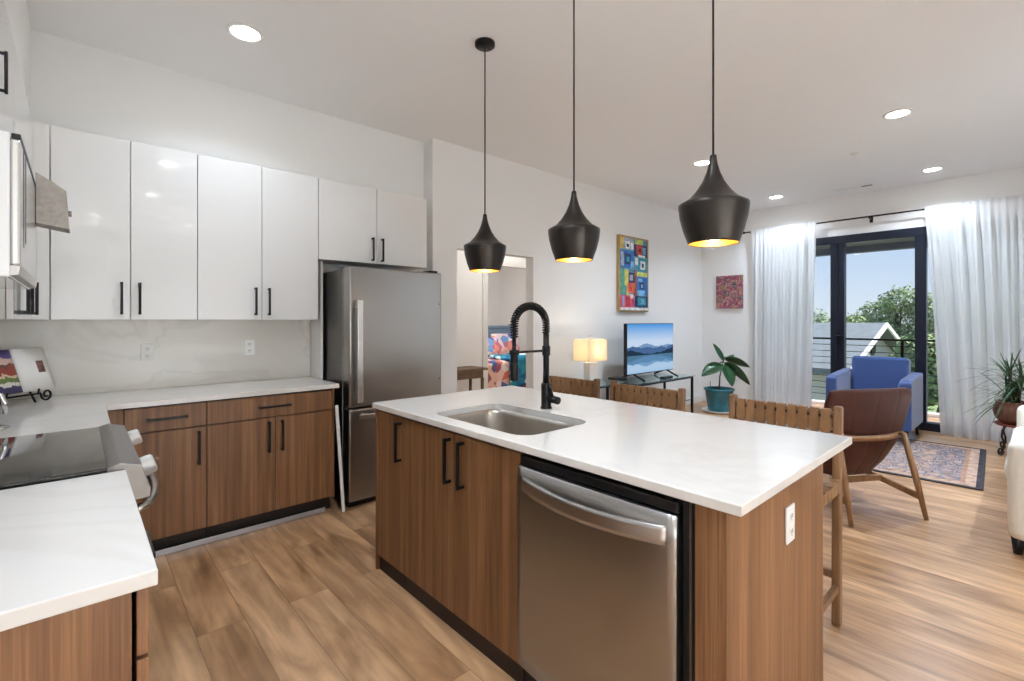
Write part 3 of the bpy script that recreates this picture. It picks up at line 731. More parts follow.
# ---------------------------------------------------------------- stools
def make_stool(label, loc):
    t = thing('counter_stool', label, 'stool', loc, 0, 'woven leather counter stools')
    W = .235
    for sy in (-1, 1):
        MB().beam((.215, sy*W, 0), (.222, sy*W, .64), .034, .042, .006).beam((.222, sy*W, .63), (.245, sy*W, .978), .034, .040, .008).build('rear_post', STOOLW, t, True)
        MB().beam((-.205, sy*W, 0), (-.20, sy*W, .66), .034, .040, .006).build('leg', STOOLW, t, True)
        MB().beam((-.20, sy*W, .165), (.218, sy*W, .165), .022, .034, .004).build('stretcher', STOOLW, t, True)
        MB().beam((-.20, sy*W, .625), (.218, sy*W, .625), .026, .045, .004).build('seat_rail', STOOLW, t, True)
    for x, z in ((-.202, .20), (.217, .22)):
        MB().beam((x, -W, z), (x, W, z), .022, .034, .004).build('stretcher', STOOLW, t, True)
    for x in (-.2, .219): MB().beam((x, -W, .625), (x, W, .625), .026, .04, .004).build('seat_rail', STOOLW, t, True)
    # woven seat: straps front-to-back over straps side-to-side
    s = MB(); n = 8; w = .42/n
    for k in range(n):
        y0 = -.21+k*w
        s.slab(lambda u, v, y0=y0, k=k: (-.225+.465*u, y0+.002+(w-.004)*v, .655-.010*math.sin(PI*u)+.0025*math.cos(PI*(u*8+k))), 24, 1, .004, False)
        x0 = -.19+k*(.40/n)
        s.slab(lambda u, v, x0=x0, k=k: (x0+.002+(.40/n-.004)*v, -.258+.516*u, .654-.010*math.sin(PI*u)-.0025*math.cos(PI*(u*8+k))), 24, 1, .004, False)
        for sy in (-1, 1):      # wraps over the side rails
            s.box(x0+.002, x0+.40/n-.002, sy*.235-.019, sy*.235+.019, .598, .655, .006)
    s.build('woven_seat', LEATHT, t, True)
    # woven back: upright straps over two rails, light showing through below
    for z in (.815, .945):
        MB().cyl((.236, -W, z), (.236, W, z), .010, 10).build('back_rail', STOOLW, t, True)
    b = MB(); n = 9; w = .425/n
    for k in range(n):
        y0 = -.2125+k*w
        off = .0025 if k % 2 else -.0025
        for z0, z1, g in ((.800, .852, .0014), (.8505, .8665, .009), (.866, .922, .0014), (.9205, .962, .006)):
            b.box(.236-.0145+off, .236+.0145+off, y0+g, y0+w-g, z0, z1, .0)
    b.build('woven_back', LEATHT, t, True)
    MB().box(.236-.005, .236+.005, -.212, .212, .880, .946).build('gap_shade_strip', LAMID, t, True)  # dark strip behind the straps, shade of their gaps put in as colour
    for sy in (-1, 1):      # leather wrapped round the posts
        MB().box(.236-.024, .236+.024, sy*W-.0205, sy*W+.0205, .80, .855, .005).build('post_wrap', LEATHT, t, True)
    return t
SL = ['woven tan leather counter stool nearest the balcony, at the island corner', 'middle woven tan leather counter stool of the three at the island', 'woven tan leather counter stool nearest the faucet at the island']
st = make_stool(SL[0], (2.318, .850, 0))
dup(st, (2.330, 1.618, 0), 0, SL[1]); dup(st, (2.330, 2.225, 0), 0, SL[2])

# ---------------------------------------------------------------- brown leather lounge chair
LA = math.atan2(.85, .53)
t = thing('lounge_chair', 'brown leather lounge chair on an oak frame seen from behind', 'armchair', (4.05, .68, 0), LA)
# local: +x forward, +y left
prof = [(.135, .885), (.150, .80), (.165, .70), (.178, .60), (.200, .48), (.238, .36), (.298, .262), (.385, .232), (.49, .25), (.62, .305), (.76, .345), (.80, .335)]
def hw(k): return [.338, .350, .346, .336, .300, .25, .205, .215, .25, .28, .285, .28][k]
def shell(u, v):
    q = v*(len(prof)-1); i = min(int(q), len(prof)-2); f_ = q-i
    a, z = (prof[i][j]*(1-f_)+prof[i+1][j]*f_ for j in (0, 1)); w = hw(i)*(1-f_)+hw(i+1)*f_
    y = (2*u-1)*w-.055*max(0, 1-v*2)
    wrap = .055*(abs(2*u-1)**2.5)
    return (a+wrap*(1 if v < .55 else .3), y, z+(.03*abs(2*u-1)**2 if v > .6 else -.018*max(0, 1-v*4)*abs(2*u-1)**7))
NC = 4
def thick(u, v):
    ch = abs(math.sin(PI*NC*u)); edge = min(1, min(u, 1-u)*14+.35, min(v, 1-v)*14+.35)
    return .060*(.86+.14*min(1, ch*4))*edge
m = MB().slab(shell, 60, 44, thick); m.build('leather_shell', LEATHB, t, True)
rail = [(.118+.05*((k/16)*2-1)**2, .30*(1-2*k/16), .545) for k in range(17)]
rm = MB()
rm.slab(lambda u, v: (.128+.075*(2*u-1)**2-.012, .285*(1-2*u), .528+.036*v), 20, 1, .024)
rm.build('back_rail', CHAIRW, t, True)
for sy in (-1, 1):
    MB().tube([(0, sy*.30, .0), (.06, sy*.287, .27), (.135, sy*.272, .56)], [.014, .021, .020], 12).build('rear_leg', CHAIRW, t, True)
    MB().tube([(.83, sy*.30, .0), (.78, sy*.285, .27), (.74, sy*.27, .50)], [.014, .020, .018], 12).build('front_leg', CHAIRW, t, True)
    MB().beam((.03, sy*.292, .148), (.80, sy*.292, .24), .024, .044, .006).build('side_stretcher', CHAIRW, t, True)
    MB().beam((.135, sy*.285, .555), (.76, sy*.285, .515), .04, .024, .008).build('armrest', CHAIRW, t, True)
MB().beam((.32, -.285, .192), (.32, .285, .192), .044, .026, .006, up=(1, 0, 0)).build('cross_stretcher', CHAIRW, t, True)

# ---------------------------------------------------------------- blue armchair
t = thing('armchair', 'blue fabric armchair with its back to the balcony door', 'armchair', (7.1, 1.34, 0))
ax0, ax1, ay0, ay1 = 6.70, 7.50, .935, 1.745
MB().box(ax0+.02, ax1-.02, ay0+.10, ay1-.10, .16, .34, .02, 3).build('seat_base', BLUEF, t)
MB().box(ax0-.01, ax1-.22, ay0+.115, ay1-.115, .34, .47, .045, 4).build('seat_cushion', BLUEF, t)
for y0, y1 in ((ay0, ay0+.115), (ay1-.115, ay1)):
    MB().prism([(ax0, .15), (ax1-.02, .15), (ax1-.02, .74), (ax0+.10, .705), (ax0, .675)], 1, y0, y1, .018).build('arm', BLUEF, t)
MB().box(0, .20, ay0+.117, ay1-.117, 0, .60, .045, 4, Matrix.Translation((ax1-.22, 0, .325)) @ Matrix.Rotation(.13, 4, 'Y')).build('backrest', BLUEF, t)
for x, y in ((ax0+.05, ay0+.05), (ax0+.05, ay1-.05), (ax1-.08, ay0+.05), (ax1-.08, ay1-.05)):
    z0 = .0105 if x < 7.0 else 0; MB().tube([(x, y, z0), (x, y, .152)], [.014, .021], 12).build('leg', BLACKP, t)

# ---------------------------------------------------------------- rug
def rug_mat():
    m, nt, b = nmat('faded_persian_pile'); N = nt.nodes.new; L = nt.links.new
    tc = N('ShaderNodeTexCoord'); sp = N('ShaderNodeSeparateXYZ'); L(tc.outputs['Object'], sp.inputs[0])
    def mth(op, a, b_=None):
        n = N('ShaderNodeMath'); n.operation = op
        for i, q in enumerate((a, b_)):
            if q is None: continue
            if isinstance(q, (int, float)): n.inputs[i].default_value = q
            else: L(q, n.inputs[i])
        return n.outputs[0]
    dx = mth('SUBTRACT', .84, mth('ABSOLUTE', sp.outputs['X'])); dy = mth('SUBTRACT', 1.25, mth('ABSOLUTE', sp.outputs['Y']))
    d = mth('MINIMUM', dx, dy)
    rp = N('ShaderNodeValToRGB'); rp.color_ramp.interpolation = 'CONSTANT'
    cols = [(0, (66, 62, 66)), (.035, (186, 156, 134)), (.10, (168, 128, 104)), (.135, (110, 112, 126)), (.35, (196, 166, 142)), (.40, (172, 134, 112)), (.45, (150, 142, 142))]
    for i, (p_, c_) in enumerate(cols):
        el = rp.color_ramp.elements[i] if i < 2 else rp.color_ramp.elements.new(p_)
        el.position = p_; el.color = (*lin(c_), 1)
    L(d, rp.inputs[0])
    vo = N('ShaderNodeTexVoronoi'); vo.inputs['Scale'].default_value = 11; vo.feature = 'DISTANCE_TO_EDGE'; L(tc.outputs['Object'], vo.inputs['Vector'])
    r2 = N('ShaderNodeValToRGB'); r2.color_ramp.interpolation = 'CONSTANT'
    for i, (p_, c_) in enumerate(((0, (176, 148, 128)), (.06, (92, 96, 116)), (.16, (150, 140, 138)), (.26, (180, 138, 112)))):
        el = r2.color_ramp.elements[i] if i < 2 else r2.color_ramp.elements.new(p_)
        el.position = p_; el.color = (*lin(c_), 1)
    L(vo.outputs['Distance'], r2.inputs[0])
    nz = N('ShaderNodeTexNoise'); nz.inputs['Scale'].default_value = 16; nz.inputs['Detail'].default_value = 5; L(tc.outputs['Object'], nz.inputs['Vector'])
    inn = mth('GREATER_THAN', d, .135)
    fac = mth('MULTIPLY', mth('ADD', mth('MULTIPLY', inn, .55), .25), mth('GREATER_THAN', d, .035))
    mx = N('ShaderNodeMix'); mx.data_type = 'RGBA'; L(fac, mx.inputs[0]); L(rp.outputs[0], mx.inputs[6]); L(r2.outputs[0], mx.inputs[7])
    m2 = N('ShaderNodeMix'); m2.data_type = 'RGBA'; m2.blend_type = 'OVERLAY'; m2.inputs[0].default_value = .8; L(mx.outputs[2], m2.inputs[6]); L(nz.outputs['Fac'], m2.inputs[7])
    L(m2.outputs[2], b.inputs['Base Color']); b.inputs['Roughness'].default_value = .95; b.inputs['Specular IOR Level'].default_value = .1
    return m
t = thing('rug', 'faded blue and peach patterned rug in front of the blue armchair', 'rug', (6.16, 1.60, 0), math.radians(2.5))
MB().box(-.84, .84, -1.25, 1.25, .0005, .010, .003).build('pile', rug_mat(), t, True)
m = MB()
for y in (-1.25, 1.25): m.box(-.845, .845, y-.012, y+.012, .0005, .012, .004)
for x in (-.84, .84): m.box(x-.010, x+.010, -1.25, 1.25, .0005, .012, .004)
m.build('binding', mat('dark_rug_binding', (58, 54, 58), .95), t, True)

# ---------------------------------------------------------------- sofa at the right edge
t = thing('sofa', 'cream fabric sofa cut off by the right edge', 'sofa', (5.0, -.4, 0))
MB().box(4.12, 5.86, -.95, .02, .10, .36, .03, 3).build('sofa_base', CREAM, t)
for x0 in (4.03, 5.76): MB().box(x0, x0+.20, -.98, .130, .085, .655, .05, 4).build('arm', CREAM, t)
MB().box(4.2, 5.78, -1.0, -.72, .34, .84, .06, 4).build('backrest', CREAM, t)
for x0, x1 in ((4.235, 4.995), (5.0, 5.755)): MB().box(x0, x1, -.72, .150, .36, .50, .05, 4).build('seat_cushion', CREAM, t)
for x, y in ((4.085, .085), (4.085, -.9), (5.90, .085), (5.88, -.9)): MB().tube([(x, y, 0), (x, y, .10)], [.022, .032], 12).build('leg', BLACKP, t)

# ---------------------------------------------------------------- curtains
t = thing('curtain_rod', 'long dark curtain rod above the balcony door', 'curtain rod', (7.68, 1.3, 2.72))
MB().cyl((7.68, 3.08, 2.725), (7.68, -.55, 2.725), .011, 12).build('rod', BRONZE, t)
for y in (2.99, 1.50, -.35): MB().box(7.672, XB-.001, y-.008, y+.008, 2.700, 2.716, .002).box(XB-.012, XB-.001, y-.018, y+.018, 2.66, 2.75, .002).build('bracket', BRONZE, t)
MB().box(7.662, 7.698, 3.08, 3.13, 2.708, 2.742, .004).build('finial', BRONZE, t)
def curtain(y0, y1, b0, b1, folds, seed, label):
    t = thing('curtain', label, 'curtain', (7.66, (y0+y1)/2, 0), 0, 'white sheer curtains')
    random.seed(seed)
    ph = [random.uniform(0, 6.28) for _ in range(6)]; N = 240; amp = .052
    def fn(u, v):
        zt = 2.746-2.743*v
        yy = (y0*(1-u)+y1*u)*(1-v)+(b0*(1-u)+b1*u)*v
        g = u+.012*math.sin(9*u+ph[0])+.010*v*math.sin(6*u+ph[1]+2*v)
        k = 2*PI*folds*g
        A = amp*(.45+.75*min(1, v*1.6))*(.65+.45*math.sin(5.3*u+ph[2]))
        x = A*math.sin(k+.5*math.sin(k+ph[3]))+.014*math.sin(2.3*k+ph[4]+1.5*v)
        q_ = min(1, v*7)
        return ((7.652+x*.22)*(1-q_)+(7.664-.015*v+x*.9)*q_, yy+.35*A*math.sin(2*k+ph[5])*min(1, v*2), zt)
    MB().grid(fn, N, 44).build('sheer_panel', SHEER, t)
    return t
curtain(2.985, 2.10, 2.99, 2.15, 7, 4, 'white sheer curtain hanging beside the small floral painting')
curtain(.945, -.40, .78, -.36, 9, 9, 'white sheer curtain hanging behind the spiky potted plant')

# ---------------------------------------------------------------- pictures
def abstract_picture():
    t = thing('painting', 'tall framed abstract painting of bright blue, red and yellow blocks', 'painting', (5.72, YL, 2.0))
    x0, x1, z0, z1 = 5.37, 6.08, 1.485, 2.520
    yf = YL-.045
    m = MB(); w = .022
    m.box(x0, x1, yf-.004, YL-.001, z1-w, z1, .003).box(x0, x1, yf-.004, YL-.001, z0, z0+w, .003).box(x0, x0+w, yf-.004, YL-.001, z0+w, z1-w, .003).box(x1-w, x1, yf-.004, YL-.001, z0+w, z1-w, .003)
    m.build('frame', grain('picture_frame_wood', [(150, 124, 84), (186, 158, 112)], (20, 20, 6), .5), t)
    pal = {'tb': (88, 150, 176), 'dk': (34, 52, 96), 'bl': (42, 110, 186), 'lb': (120, 176, 214), 'wh': (226, 226, 226), 'ye': (214, 184, 84), 'rd': (196, 62, 62), 'pk': (214, 84, 112), 'or': (222, 104, 74), 'gr': (88, 156, 132), 'yg': (194, 204, 112), 'bk': (30, 30, 36), 'gy': (160, 172, 184), 'tl': (40, 142, 160), 'br': (150, 92, 80), 'mg': (170, 70, 110)}
    keys = list(pal); mats = [mat('paint_'+k, pal[k], .5, noise=.35, nscale=14) for k in keys]
    P = [(0, 0, 1, 1, 'tb'), (0, 0, .14, .16, 'ye'), (.14, 0, .5, .16, 'gy'), (.55, 0, .85, .07, 'yg'), (.5, .07, 1, .24, 'dk'), (.2, .05, .36, .15, 'wh'), (.25, .085, .33, .13, 'bk'), (.40, .06, .50, .15, 'wh'), (.60, .08, .82, .21, 'rd'), (.84, .10, .95, .20, 'lb'), (.69, .125, .77, .18, 'bk'), (.66, .215, .92, .245, 'wh'),
         (0, .18, .5, .42, 'bl'), (.05, .20, .14, .40, 'gy'), (.18, .22, .40, .37, 'dk'), (.24, .265, .34, .33, 'tl'), (.38, .32, .50, .42, 'lb'), (.56, .26, .66, .36, 'wh'), (.68, .26, 1, .44, 'tl'), (.74, .30, .92, .42, 'wh'), (.79, .335, .87, .39, 'dk'),
         (0, .43, .16, .78, 'gr'), (.16, .44, .24, .66, 'yg'), (.24, .44, .30, .8, 'ye'), (.30, .48, .50, .62, 'dk'), (.34, .51, .46, .59, 'gy'), (.28, .62, .52, .76, 'or'), (.33, .68, .42, .74, 'rd'), (.52, .44, .6, .8, 'br'), (.6, .46, 1, .52, 'yg'), (.6, .53, 1, .78, 'bl'), (.64, .55, .80, .60, 'lb'), (.70, .60, .86, .70, 'dk'), (.75, .63, .82, .68, 'lb'), (.62, .72, .9, .8, 'lb'),
         (0, .80, .5, .97, 'pk'), (.08, .81, .14, .95, 'lb'), (.20, .82, .34, .95, 'rd'), (.36, .78, .46, .84, 'wh'), (.40, .86, .52, .95, 'mg'), (.56, .80, 1, .95, 'dk'), (.62, .82, .92, .93, 'tl'), (.74, .84, .86, .91, 'lb'), (0, .965, 1, 1, 'wh')]
    m = MB()
    for i, (a, b, c, d, k) in enumerate(P):
        m.mi = keys.index(k); e_ = yf+.010-.0004*i
        X0 = x0+w+(x1-x0-2*w)*a; X1 = x0+w+(x1-x0-2*w)*c; Z1 = z1-w-(z1-z0-2*w)*b; Z0 = z1-w-(z1-z0-2*w)*d
        m.box(X0, X1, e_, yf+.02, Z0, Z1)
    m.build('canvas', mats, t)
abstract_picture()
def floral_mat():
    m, nt, b = nmat('floral_paint'); N = nt.nodes.new; L = nt.links.new
    tc = N('ShaderNodeTexCoord'); nz = N('ShaderNodeTexNoise'); nz.inputs['Scale'].default_value = 13; nz.inputs['Detail'].default_value = 3; nz.inputs['Distortion'].default_value = .5
    L(tc.outputs['Object'], nz.inputs['Vector'])
    rp = N('ShaderNodeValToRGB'); cols = [(.30, (40, 40, 44)), (.37, (150, 146, 140)), (.42, (74, 50, 66)), (.47, (176, 84, 104)), (.52, (120, 62, 78)), (.55, (222, 170, 168)), (.59, (70, 80, 70)), (.63, (186, 140, 84)), (.68, (56, 40, 46)), (.75, (222, 216, 208))]
    for i, (p_, c_) in enumerate(cols):
        el = rp.color_ramp.elements[i] if i < 2 else rp.color_ramp.elements.new(p_)
        el.position = p_; el.color = (*lin(c_), 1)
    L(nz.outputs['Fac'], rp.inputs[0]); L(rp.outputs[0], b.inputs['Base Color']); b.inputs['Roughness'].default_value = .5
    return m
o = MB().box(XB-.035, XB-.001, 3.150, 3.572, 1.555, 2.085, .003).build('painting', floral_mat())
tag(o, 'small unframed canvas of pink and dark flowers beside the curtain', 'painting')

# ---------------------------------------------------------------- TV, console, lamp
ty = 3.45
t = thing('television', 'flat screen television showing a mountain lake on a glass console', 'television', (5.62, ty, .60))
x0, x1, z0, z1 = 5.06, 6.18, .676, 1.326
MB().box(x0, x1, ty, ty+.05, z0, z1, .004).build('casing', BLACKP, t)
def tv_mat():
    m, nt, b = nmat('lake_picture'); nt.nodes.remove(b); N = nt.nodes.new; L = nt.links.new
    out = nt.nodes['Material Output']; em = N('ShaderNodeEmission'); L(em.outputs[0], out.inputs[0]); em.inputs[1].default_value = .70
    tc = N('ShaderNodeTexCoord'); sp = N('ShaderNodeSeparateXYZ'); L(tc.outputs['Generated'], sp.inputs[0])
    def mth(op, a, b_=None, c=None):
        n = N('ShaderNodeMath'); n.operation = op
        for i, q in enumerate((a, b_, c)):
            if q is None: continue
            if isinstance(q, (int, float)): n.inputs[i].default_value = q
            else: L(q, n.inputs[i])
        return n.outputs[0]
    x, z = sp.outputs['X'], sp.outputs['Z']
    dz = mth('SUBTRACT', z, .36); az = mth('ABSOLUTE', dz)
    def ridge(seed, sc, amp, base, tilt):
        cb = N('ShaderNodeCombineXYZ'); L(mth('MULTIPLY', x, sc), cb.inputs[0]); cb.inputs[1].default_value = seed
        nz = N('ShaderNodeTexNoise'); nz.inputs['Scale'].default_value = 1; nz.inputs['Detail'].default_value = 5; L(cb.outputs[0], nz.inputs['Vector'])
        h = mth('MULTIPLY_ADD', nz.outputs['Fac'], amp, base)
        return mth('ADD', h, mth('MULTIPLY', mth('ABSOLUTE', mth('SUBTRACT', x, .5)), tilt))
    def mix(f_, a, bcol):
        n = N('ShaderNodeMix'); n.data_type = 'RGBA'; L(f_, n.inputs[0]); L(a, n.inputs[6])
        n.inputs[7].default_value = (*lin(bcol), 1); return n.outputs[2]
    rp = N('ShaderNodeValToRGB')
    for i, (p_, c_) in enumerate(((0, (190, 212, 236)), (.28, (200, 218, 240)), (.62, (84, 158, 226)))):
        el = rp.color_ramp.elements[i] if i < 2 else rp.color_ramp.elements.new(p_)
        el.position = p_; el.color = (*lin(c_), 1)
    L(az, rp.inputs[0]); c = rp.outputs[0]
    c = mix(mth('LESS_THAN', az, ridge(3.1, 4, .22, .10, -.10)), c, (120, 152, 190))
    c = mix(mth('LESS_THAN', az, ridge(8.4, 5, .20, .04, .08)), c, (74, 106, 150))
    c = mix(mth('LESS_THAN', az, ridge(5.7, 9, .10, -.05, .24)), c, (36, 56, 78))
    # water: paler and bluer
    wm = N('ShaderNodeMix'); wm.data_type = 'RGBA'; L(mth('MULTIPLY', mth('LESS_THAN', dz, 0), .38), wm.inputs[0]); L(c, wm.inputs[6]); wm.inputs[7].default_value = (*lin((120, 178, 216)), 1)
    L(wm.outputs[2], em.inputs[0]); return m
MB().box(x0+.008, x1-.008, ty-.002, ty+.001, z0+.012, z1-.008).build('screen', tv_mat(), t)
for xc in (5.22, 6.02):
    MB().tube([(xc-.06, ty-.19, .616), (xc, ty+.025, .69), (xc+.02, ty+.21, .616)], .013, 8).build('stand_foot', BLACKP, t)
t = thing('tv_console', 'glass television console with black metal legs against the living room wall', 'console', (5.6, 3.42, 0))
gx0, gx1, gy0, gy1 = 4.93, 6.36, 3.22, 3.70
MB().box(gx0, gx1, gy0, gy1, .590, .602, .002).build('glass_top', GLASST, t)
MB().box(gx0+.05, gx1-.05, gy0+.03, gy1-.03, .26, .27, .002).build('glass_shelf', GLASST, t)
for x, y in ((gx0+.03, gy0+.03), (gx1-.03, gy0+.03), (gx0+.03, gy1-.03), (gx1-.03, gy1-.03)): MB().box(x-.014, x+.014, y-.014, y+.014, 0, .589, .002).build('leg', BLACK, t)
MB().box(gx0+.03, gx1-.03, gy0+.022, gy0+.038, .565, .589).box(gx0+.03, gx1-.03, gy1-.038, gy1-.022, .565, .589).build('top_rail', BLACK, t)
t = thing('media_box', 'flat black media box on the glass console beside the television', 'box', (5.05, 3.55, .603))
MB().box(4.95, 5.14, 3.50, 3.66, .6025, .645, .004).build('casing', BLACKP, t)
t = thing('remote_control', 'small black remote lying on the glass console', 'remote', (5.75, 3.30, .603))
MB().box(5.62, 5.86, 3.27, 3.33, .6025, .632, .010, 3).build('casing', BLACKP, t)
t = thing('side_table', 'glass side table with metal legs under the table lamp', 'table', (4.35, 3.5, 0))
MB().box(4.02, 4.84, 3.28, 3.74, .625, .637, .002).build('glass_top', GLASST, t)
MB().box(4.06, 4.80, 3.32, 3.70, .36, .37, .002).build('glass_shelf', GLASST, t)
for x, y in ((4.05, 3.31), (4.81, 3.31), (4.05, 3.71), (4.81, 3.71)): MB().box(x-.012, x+.012, y-.012, y+.012, 0, .624, .002).build('leg', BRONZE, t)
MB().box(4.05, 4.81, 3.302, 3.318, .604, .624).box(4.05, 4.81, 3.702, 3.718, .604, .624).build('top_rail', BRONZE, t)
lx, ly = 4.36, 3.47
t = thing('table_lamp', 'lit table lamp with a cream box shade and pale crystal base', 'lamp', (lx, ly, .638))
MB().box(lx-.075, lx+.075, ly-.05, ly+.05, .6375, .655, .003).box(lx-.065, lx+.065, ly-.045, ly+.045, .655, .885, .006).build('lamp_base', CRYSTAL, t)
MB().cyl((lx, ly, .885), (lx, ly, 1.165), .007, 10).lathe([(0, 0), (.012, .004), (.014, .016), (.008, .026), (0, .028)], (lx, ly, 1.165), 12).build('harp_and_finial', CHROME, t)
sx, sy_ = .165, .115
m = MB()
for a, b, c, d in ((lx-sx, lx+sx, ly-sy_, ly-sy_+.003), (lx-sx, lx+sx, ly+sy_-.003, ly+sy_), (lx-sx, lx-sx+.003, ly-sy_+.003, ly+sy_-.003), (lx+sx-.003, lx+sx, ly-sy_+.003, ly+sy_-.003)): m.box(a, b, c, d, .905, 1.150)
m.build('lamp_shade', SHADE, t)
MB().lathe([(0, 0), (.02, .01), (.03, .04), (.02, .075), (0, .08)], (lx+.0, ly-.035, .96), 14).build('bulb', BULB, t)
light('table_lamp_light', 'POINT', (lx, ly-.035, 1.05), LAMP_W, None, (1, .95, .87), .03)

# ---------------------------------------------------------------- plants
px_, py_ = 7.10, 3.22
o = MB().lathe([(0, .001), (.20, .001), (.235, .02), (.245, .034), (.235, .034), (.20, .018), (0, .014)], (px_, py_, 0), 40).build('saucer', PLATE)
tag(o, 'round white saucer under the teal plant pot', 'saucer')
t = thing('potted_plant', 'broad-leaved green plant in a teal glazed pot by the living room corner', 'plant', (px_, py_, .02))
MB().lathe([(0, .020), (.145, .020), (.155, .03), (.198, .32), (.212, .325), (.214, .352), (.200, .355), (.188, .345), (.18, .31)], (px_, py_, 0), 40).build('pot', TEAL, t)
MB().lathe([(0, .318), (.10, .315), (.182, .308)], (px_, py_, 0), 30).build('soil', SOIL, t)
FWD = Vector((math.cos(YAW), math.sin(YAW), 0)); RGT = Vector((math.sin(YAW), -math.cos(YAW), 0))
stem = [(px_, py_, .31), Vector((px_, py_, .52))+RGT*.01, Vector((px_, py_, .70))+RGT*.05, Vector((px_, py_, .80))+RGT*.08]
MB().tube(stem, [.012, .010, .009, .006], 8).tube([Vector((px_, py_, .31))-RGT*.12, Vector((px_, py_, .46))-RGT*.135], [.006, .004], 6).build('stem', STEMM, t)
def big_leaf(base, tip, w, sag, twist):
    base = Vector(base); tip = Vector(tip); d = tip-base; L_ = d.length
    side = d.cross(Vector((0, 0, 1))).normalized(); up = side.cross(d.normalized())
    side = (side*math.cos(twist)+up*math.sin(twist)); up2 = side.cross(d.normalized())
    def fn(u, v):
        s_ = (v*2-1); prof_ = math.sin(PI*min(1, u**.8*.99+.005))**.75
        return base+d*u+side*(s_*w*prof_)+up2*(abs(s_)*w*.25*prof_)-Vector((0, 0, sag*u*u))
    return MB().slab(fn, 14, 6, .004).tube([base-d*.0, base+d*.04], .005, 6).build('leaf', LEAF, t)
def P3(a, z, dpt=0): return Vector((px_, py_, 0))+RGT*a+FWD*dpt+Vector((0, 0, z))
for (b_, tp, w_, sg, tw) in (
    ((.05, .70, 0), (-.30, .60, -.10), .11, .06, .5), ((.07, .76, 0), (-.10, 1.02, -.02), .055, 0, 1.1), ((.08, .79, 0), (.42, .70, -.08), .085, .03, .7),
    ((.06, .70, -.02), (.12, .42, -.16), .13, .02, .1), ((.07, .74, -.02), (.46, .46, .0), .085, .06, .6), ((.08, .79, .02), (.30, .86, .18), .08, .06, .3), ((.06, .74, .02), (-.05, .58, .28), .10, .05, .3)):
    big_leaf(P3(*b_), P3(*tp), w_, sg, tw)

sx_, sy2 = 7.12, .16
t = thing('plant_stand', 'scrolled iron plant stand with a red-brown tray beside the sofa', 'plant stand', (sx_, sy2, 0))
MB().lathe([(0, .285), (.15, .285), (.17, .30), (.165, .31), (.15, .297), (0, .297)], (sx_, sy2, 0), 36).build('tray', RED, t)
for k in range(3):
    a = math.radians(150+120*k); c_, s_ = math.cos(a), math.sin(a)
    pr = [(.15, .285), (.19, .25), (.20, .19), (.17, .13), (.165, .08), (.19, .045)]
    pr += [(.215+.040*(1-.65*q/16)*math.cos(math.radians(190)+2*PI*1.25*q/16), .042+.040*(1-.65*q/16)*math.sin(math.radians(190)+2*PI*1.25*q/16)) for q in range(17)]
    MB().tube([(sx_+c_*r, sy2+s_*r, z) for r, z in pr], .009, 8).build('leg', RUSTY, t)
t = thing('potted_plant', 'spiky long-leaved plant in a ribbed brown pot on the iron stand', 'plant', (sx_, sy2, .298))
MB().lathe([(0, .298), (.10, .298), (.115, .305), (.160, .37), (.172, .43), (.168, .48), (.150, .515), (.158, .53), (.145, .535), (.138, .515), (.140, .48)], (sx_, sy2, 0), 96, True, rib=.018, ribn=24).build('pot', POTB, t)
MB().lathe([(0, .502), (.141, .495)], (sx_, sy2, 0), 30).build('soil', SOIL, t)
random.seed(5)
m = MB(); stems = [((0, 0), .66), ((.05, .05), .86), ((-.05, -.04), .78), ((.01, .07), .60)]
for (dx_, dy_), zt in stems: m.tube([(sx_+dx_*.3, sy2+dy_*.3, .49), (sx_+dx_, sy2+dy_, zt)], [.012, .008], 8)
m.build('stem', STEMM, t)
m = MB()
for (dx_, dy_), zt in stems:
    for k in range(34):
        az = random.uniform(0, 2*PI); el = random.uniform(-.15, 1.45); L_ = random.uniform(.26, .42); droop = random.uniform(.06, .24)*(1-el/2.0)
        b0_ = Vector((sx_+dx_, sy2+dy_, zt-random.uniform(0, .12))); dr = Vector((math.cos(az)*math.cos(el), math.sin(az)*math.cos(el), math.sin(el)))
        sd = Vector((-math.sin(az), math.cos(az), 0)); w_ = random.uniform(.006, .010)
        def fn(u, v, b0_=b0_, dr=dr, sd=sd, L_=L_, droop=droop, w_=w_):
            q = b0_+dr*(L_*u)-Vector((0, 0, droop*u*u*1.3))+sd*((v*2-1)*w_*(1-u**3)*(.5+min(.5, u*3)))+Vector((0, 0, .25*w_*abs(v*2-1)))
            q.x = min(q.x, 7.60); return q
        m.grid(fn, 7, 2)
m.build('foliage', LEAF2, t)

# ---------------------------------------------------------------- bedroom glimpsed through the opening
t = thing('side_table', 'small wooden table against the hall wall beyond the opening', 'table', (3.45, 4.72, 0))
MB().box(3.20, 3.74, 4.56, 4.90, .755, .785, .004).build('tabletop', TABLEW, t)
MB().box(3.24, 3.70, 4.60, 4.86, .66, .755, .003).build('apron', TABLEW, t)
for x, y in ((3.25, 4.61), (3.69, 4.61), (3.25, 4.85), (3.69, 4.85)): MB().tube([(x, y, 0), (x, y, .66)], [.013, .022], 10).build('leg', TABLEW, t)
MB().box(3.26, 3.68, 4.62, 4.84, .18, .20, .003).build('lower_shelf', TABLEW, t)
t = thing('bed', 'bed with a blue-grey headboard in the far bedroom', 'bed', (6.2, 7.0, 0))
HB = mat('blue_grey_paint', (120, 144, 164), .5)
bx0, bx1, by0 = 5.22, 7.25, 6.15
MB().box(bx0, bx1, 8.05, 8.11, .02, 1.21, .006).box(bx0-.03, bx1+.03, 8.03, 8.13, 1.19, 1.245, .006).box(bx0+.1, bx1-.1, 8.035, 8.05, .75, 1.12, .006).build('headboard', HB, t)
